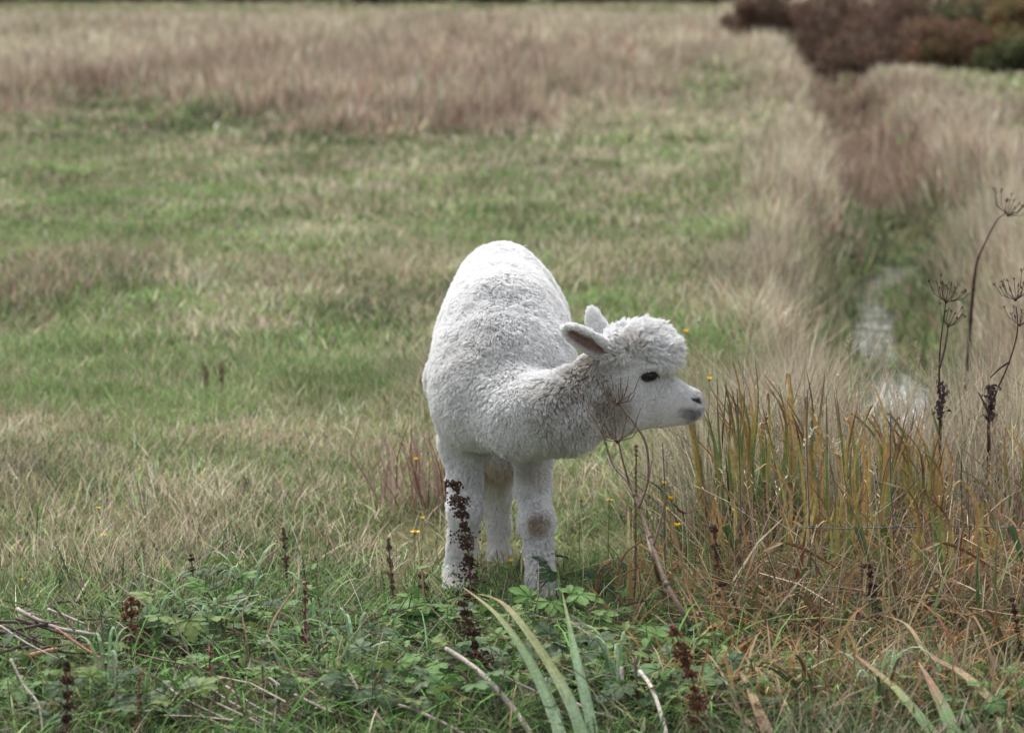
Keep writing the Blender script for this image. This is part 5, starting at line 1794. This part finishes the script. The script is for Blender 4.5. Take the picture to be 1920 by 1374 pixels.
# ---- yellow flowers
def flower(label, uv, Yk, R, stem_h, kind, group="yellow flowers in the grass"):
    c = at(uv[0], uv[1], Yk)
    b = on_ground(c[0] + random.uniform(-.02, .02), Yk)
    root = empty("yellow_flower", b, label, "flower", group)
    l = c - b
    g = Geo(); g.tube(spline([np.zeros(3), l * .5 + np.array((random.uniform(-.01, .01), 0, 0)), l], 4), .0013, (0.20, 0.22, 0.09), 4)
    g.tube([l - np.array((0, 0, .006)), l - np.array((0, 0, .001))], [.0022, .004], (0.16, 0.2, 0.07), 6)
    link("stem", g.mesh("stem", True), M_LEAF, root)
    g = Geo()
    n = 6 if kind == 'cup' else 13
    for k in range(n):
        w = 2 * PI * k / n + random.uniform(-.1, .1)
        d = np.array((math.cos(w), math.sin(w), 0)); s = np.array((-d[1], d[0], 0))
        up = 0.8 if kind == 'cup' else 0.25
        hw = R * (0.45 if kind == 'cup' else 0.2)
        p0, p1, p2 = l + d * R * .1, l + d * R * .65 + np.array((0, 0, R * up * .5)), l + d * R + np.array((0, 0, R * up))
        g.add([p0 - s * hw * .4, p0 + s * hw * .4, p1 + s * hw, p2 + s * hw * .6, p2 - s * hw * .6, p1 - s * hw], [(0, 1, 2, 5), (5, 2, 3, 4)], np.array((0.80, 0.47, 0.012)) * random.uniform(.9, 1.1))
    link("petal", g.mesh("petal"), M_PETAL, root)["kind"] = "stuff"
    g = Geo()
    g.tube([l, l + np.array((0, 0, R * .25)), l + np.array((0, 0, R * .4))], [R * .3, R * .32, R * .1], (0.62, 0.30, 0.01), 8)
    link("flower_centre", g.mesh("flower_centre", True), M_PETAL, root)


FL = [((778, 998), 8.9, .014, 'daisy', "yellow flower left of the alpaca's left-hand front leg"),
      ((1090, 937), 9.4, .011, 'daisy', "yellow flower in the gap right of the alpaca's legs, left of a pair"),
      ((1143, 938), 9.4, .011, 'daisy', "yellow flower right of the alpaca's legs, right of a pair"),
      ((1258, 936), 8.9, .010, 'cup', "yellow flower close left of the first fence wire, highest of three"),
      ((1246, 958), 8.9, .009, 'cup', "yellow flower left of the first fence wire, leftmost of three"),
      ((1270, 986), 8.9, .010, 'cup', "yellow flower by the first fence wire, lowest of three"),
      ((958, 1053), 9.0, .008, 'cup', "small orange yellow flower between the alpaca's front feet"),
      ((1150, 1233), 7.95, .014, 'cup', "yellow buttercup low beside the long iris leaves"),
      ((194, 1003), 9.9, .009, 'daisy', "yellow flower in the grass at the left, lower of two"),
      ((184, 952), 10.4, .008, 'daisy', "yellow flower in the grass at the left, upper of two"),
      ((1330, 711), 9.7, .008, 'cup', "yellow flower by the alpaca's nose at the iris tips"),
      ((1286, 622), 12.0, .010, 'cup', "yellow flower behind the alpaca's woolly topknot"),
      ((692, 1166), 8.6, .007, 'cup', "tiny yellow flower in the grass left of the stacked leafy weed"),
      ((42, 1088), 9.2, .008, 'cup', "tiny orange flower at the left edge"),
      ((792, 972), 9.4, .007, 'cup', "tiny orange flower just left of the alpaca's front leg"),
      ((780, 862), 10.6, .009, 'cup', "tiny orange flower left of the alpaca's elbow"),
      ((1245, 906), 9.2, .007, 'cup', "tiny yellow flower under the alpaca's jaw"),
      ((40, 378), 23.0, .016, 'daisy', "yellow flower far out at the left, upper of two"),
      ((40, 466), 20.0, .015, 'daisy', "yellow flower far out at the left, lower of two")]
for uv, Yk, R, kd_, lab in FL:
    flower(lab, uv, Yk, R, 0, kd_)

# pale grass heads that stand out right of the alpaca's legs
for k, (u, v, du, Yk, lab) in enumerate(((1090, 880, -34, 8.9, "single long pale grass stem left of the pair of yellow flowers"), (1275, 835, -28, 8.85, "cream grass spike under the alpaca's chin, upper one"),
                                   (1285, 890, -30, 8.85, "cream grass spike under the alpaca's chin, lower one"), (1500, 800, 20, 8.9, "tall pale grass spike left of the second fence wire"), (1580, 820, -15, 8.9, "tall pale grass spike right of the second fence wire"))):
    t = at(u + du * .4, v, Yk); q = at(u, 1100, Yk); b = on_ground(q[0], Yk)
    tip = t + np.array((du * .0012, 0, -0.004))
    g = Geo(); sp = spline([b, (b + t) / 2 + np.array((.015, 0, 0)), t], 5)
    g.tube(sp, .0011, (0.50, 0.43, 0.30), 4)
    for i in range(26):
        p = t + (tip - t) * i / 25 - (t - b) / np.linalg.norm(t - b) * .05 * (1 - i / 25)
        d = np.array([random.gauss(0, 1) for _ in range(3)]) * .003
        g.tube([p, p + d, p + d * 1.6 + np.array((0, 0, .003))], [.0014, .0018, .0006], (0.60, 0.53, 0.40), 4)
    o = link("grass_spike", local_geo(g, b).mesh("grass_spike"), M_DRY); o.location = tuple(b)
    tag(o, lab, "grass stem")

# ---- wire stock fence on the right
wm, N, L = nodes_of("weathered_wire")
out = N.new("ShaderNodeOutputMaterial"); pb = N.new("ShaderNodeBsdfPrincipled")
pb.inputs["Base Color"].default_value = (0.065, 0.07, 0.075, 1); pb.inputs["Metallic"].default_value = 0.0; pb.inputs["Roughness"].default_value = 0.55
nz = N.new("ShaderNodeTexNoise"); nz.inputs["Scale"].default_value = 60
mr = N.new("ShaderNodeMapRange"); mr.inputs["To Min"].default_value = 0.4; mr.inputs["To Max"].default_value = 0.75
L.new(nz.outputs[0], mr.inputs[0]); L.new(mr.outputs[0], pb.inputs["Roughness"]); L.new(pb.outputs[0], out.inputs[0])
YF = 8.75
fence = empty("wire_fence", on_ground(at(1500, 1100, YF)[0], YF), "thin grey wire stock fence running through the straw on the right", "wire fence")
fo = np.array(fence.location)


def wire(pts, r):
    g = Geo(); g.tube(spline(pts, 4), r, (1, 1, 1), 6)
    link("wire", local_geo(g, fo).mesh("wire", True), wm, fence)


VW = [1256, 1388, 1522, 1680, 1818, 1956, 2090]
for k, u in enumerate(VW):
    p = at(u, 1100, YF); b = on_ground(p[0], YF)
    topv = [830, 728, 730, 770, 880, 800, 800][k]
    t = at(u + [-14, -6, -8, -10, -4, 0, 0][k], topv, YF + 0.01)
    wire([b + np.array((0, 0, -.02)), b * .6 + t * .4 + np.array((random.uniform(-.006, .006), 0, 0)), b * .3 + t * .7 + np.array((random.uniform(-.006, .006), 0, 0)), t], .0017)
for z, x0, sag in ((0.07, -0.06, .012), (0.26, 0.74, .006)):
    xs = np.linspace(x0, 2.2, 12)
    gz0 = [float(ground_z(x, YF)) for x in xs]
    base = np.mean(gz0)
    wire([np.array((x, YF + random.uniform(-.006, .006), base + z - sag * math.sin(i * 1.7) * .5)) for i, x in enumerate(xs)], .0015)
# wrapped knots where the wires cross
for u in VW[1:5]:
    p = at(u, 1100, YF); zc = float(np.mean(gz0)) + 0.26
    g = Geo()
    c = np.array((p[0], YF, zc))
    ring = [c + np.array((math.cos(t * 1.4) * .0034, math.sin(t * 1.4) * .0034, -.006 + .0013 * t)) for t in range(10)]
    g.tube(ring, .0015, (1, 1, 1), 5)
    link("wire_knot", local_geo(g, fo).mesh("wire_knot", True), wm, fence)


# ---- long arching green grass and litter woven through the weeds
def weave():
    n = 4300
    u = rng.uniform(-80, 1960, n); v = rng.uniform(1090, 1440, n)
    lim = np.interp(u, [-80, 200, 330, 600, 700, 1000, 1200, 1400, 1960], [1190, 1180, 1110, 1110, 1150, 1140, 1140, 1200, 1230])
    keep = v > lim
    u, v = u[keep], v[keep]
    n = len(u)
    Y = 10880 / (v + 63); X = (u - 960) / F_PX * Y
    H = np.exp(rng.normal(math.log(.16), .3, n)) * np.where(rng.random(n) < .4, 0.6, 1)
    sp = rng.random(n)
    col = np.where((sp < .62)[:, None], np.array((0.075, 0.155, 0.042)), np.where((sp < .8)[:, None], np.array((0.095, 0.15, 0.075)), np.array((0.15, 0.12, 0.07))))
    brown = (u > 1380) & (rng.random(n) < 0.45)
    col = np.where(brown[:, None], np.array((0.15, 0.10, 0.065)), col) * np.exp(rng.normal(0, .28, n))[:, None]
    me = blades("long_grass", X, Y, H, 0.0052 * np.exp(rng.normal(0, .3, n)), rng.random(n) * 2 * PI, np.abs(rng.normal(.45, .3, n)), np.abs(rng.normal(.8, .25, n)).clip(0, 1.3), col, col * 1.1, 5)
    tag(link("long_grass", me, M_GRASS), "long arching green grass woven through the weeds along the bottom", "grass", kind="stuff")
    # coarse sedge blades, rust, green and straw, through the right foreground
    n = 2300
    u = rng.uniform(1170, 2000, n); v = rng.uniform(985, 1400, n)
    keep = rng.random(n) < np.interp(u, [1170, 1330, 1420], [0.25, 0.7, 1.0])
    u, v = u[keep], v[keep]; n = len(u)
    Y = 10880 / (v + 63); X = (u - 960) / F_PX * Y
    tones = np.array([(0.17, 0.085, 0.045), (0.30, 0.19, 0.085), (0.10, 0.16, 0.055), (0.065, 0.105, 0.04), (0.33, 0.27, 0.17), (0.20, 0.20, 0.085)])
    col = tones[rng.integers(0, 6, n)] * np.exp(rng.normal(0, .25, n))[:, None]
    tip = np.where((rng.random(n) < .5)[:, None], np.array((0.26, 0.14, 0.07)), col)
    H = np.exp(rng.normal(math.log(.21), .3, n)) * np.where(v > 1230, 0.75, 1.0)
    me = blades("sedge", X, Y, H, 0.0075 * np.exp(rng.normal(0, .35, n)), rng.random(n) * 2 * PI, np.abs(rng.normal(.4, .3, n)), np.abs(rng.normal(.5, .3, n)).clip(0, 1.2), col, tip, 5)
    tag(link("sedge_grass", me, M_GRASS), "coarse rust and green sedge blades tangled across the right foreground", "grass", kind="stuff")
    # dead litter between the weeds on the left
    g = Geo()
    for q in range(520):
        u, v = random.uniform(-40, 1350), random.uniform(1190, 1410)
        Yk = 10880 / (v + 63); x = (u - 960) / F_PX * Yk
        p = on_ground(x, Yk) + np.array((0, 0, random.uniform(0.01, 0.09)))
        ang = random.choice([random.gauss(-0.5, .3), random.uniform(0, 3.14)])
        L = random.uniform(0.05, 0.18)
        d = np.array((math.cos(ang), random.uniform(-.4, .4), math.sin(ang) * .7)) * L
        if p[2] + d[2] < 0.005: d[2] = abs(d[2]) * .4
        c = np.array(random.choice([(0.24, 0.19, 0.15), (0.15, 0.10, 0.075), (0.32, 0.27, 0.21), (0.09, 0.06, 0.05)])) * random.uniform(.8, 1.2)
        g.tube([p, p + d * .5 + np.array((0, 0, L * random.uniform(-.03, .08))), p + d], np.array([0.0018, 0.0016, 0.0009]) * random.choice([.7, 1, 1.5]), c, 3, False)
    tag(link("stem_litter", g.mesh("stem_litter"), M_DRY), "dead broken stalks scattered between the leafy weeds", "dead stalks", kind="stuff")


weave()


def seed_stems():
    g = Geo()
    for q in range(300):
        Yk = random.uniform(8.5, 12.5)
        x = random.uniform(0.42, 2.1) * Yk / 9.5
        if abs(x - float(ditch_x(Yk))) < 0.45: continue
        b = on_ground(x, Yk)
        H = random.uniform(0.26, 0.50)
        t = b + np.array((random.gauss(0.02, .06), random.gauss(0, .05), H))
        m = (b + t) / 2 + np.array((random.gauss(0, .012), 0, 0.01))
        c = np.array(random.choice([(0.42, 0.35, 0.24), (0.36, 0.28, 0.19), (0.24, 0.16, 0.11)])) * random.uniform(.8, 1.15)
        g.tube([b, m, t], [0.0015, 0.0012, 0.0008], c, 3, False)
        d = (t - m) / np.linalg.norm(t - m)
        for k in range(9):
            p = t - d * 0.06 * k / 9
            e = np.array((random.gauss(0, 1), random.gauss(0, 1), 1.2)) * 0.006
            sd = np.array((0.0018, 0.0006, 0))
            g.add([p, p + e * .6 - sd, p + e * 1.3, p + e * .6 + sd], [(0, 1, 2, 3)], c * random.uniform(.85, 1.2))
    tag(link("seed_grass", g.mesh("seed_grass"), M_DRY), "pale upright grass stems with seed heads in the straw on the right", "grass", kind="stuff")


seed_stems()
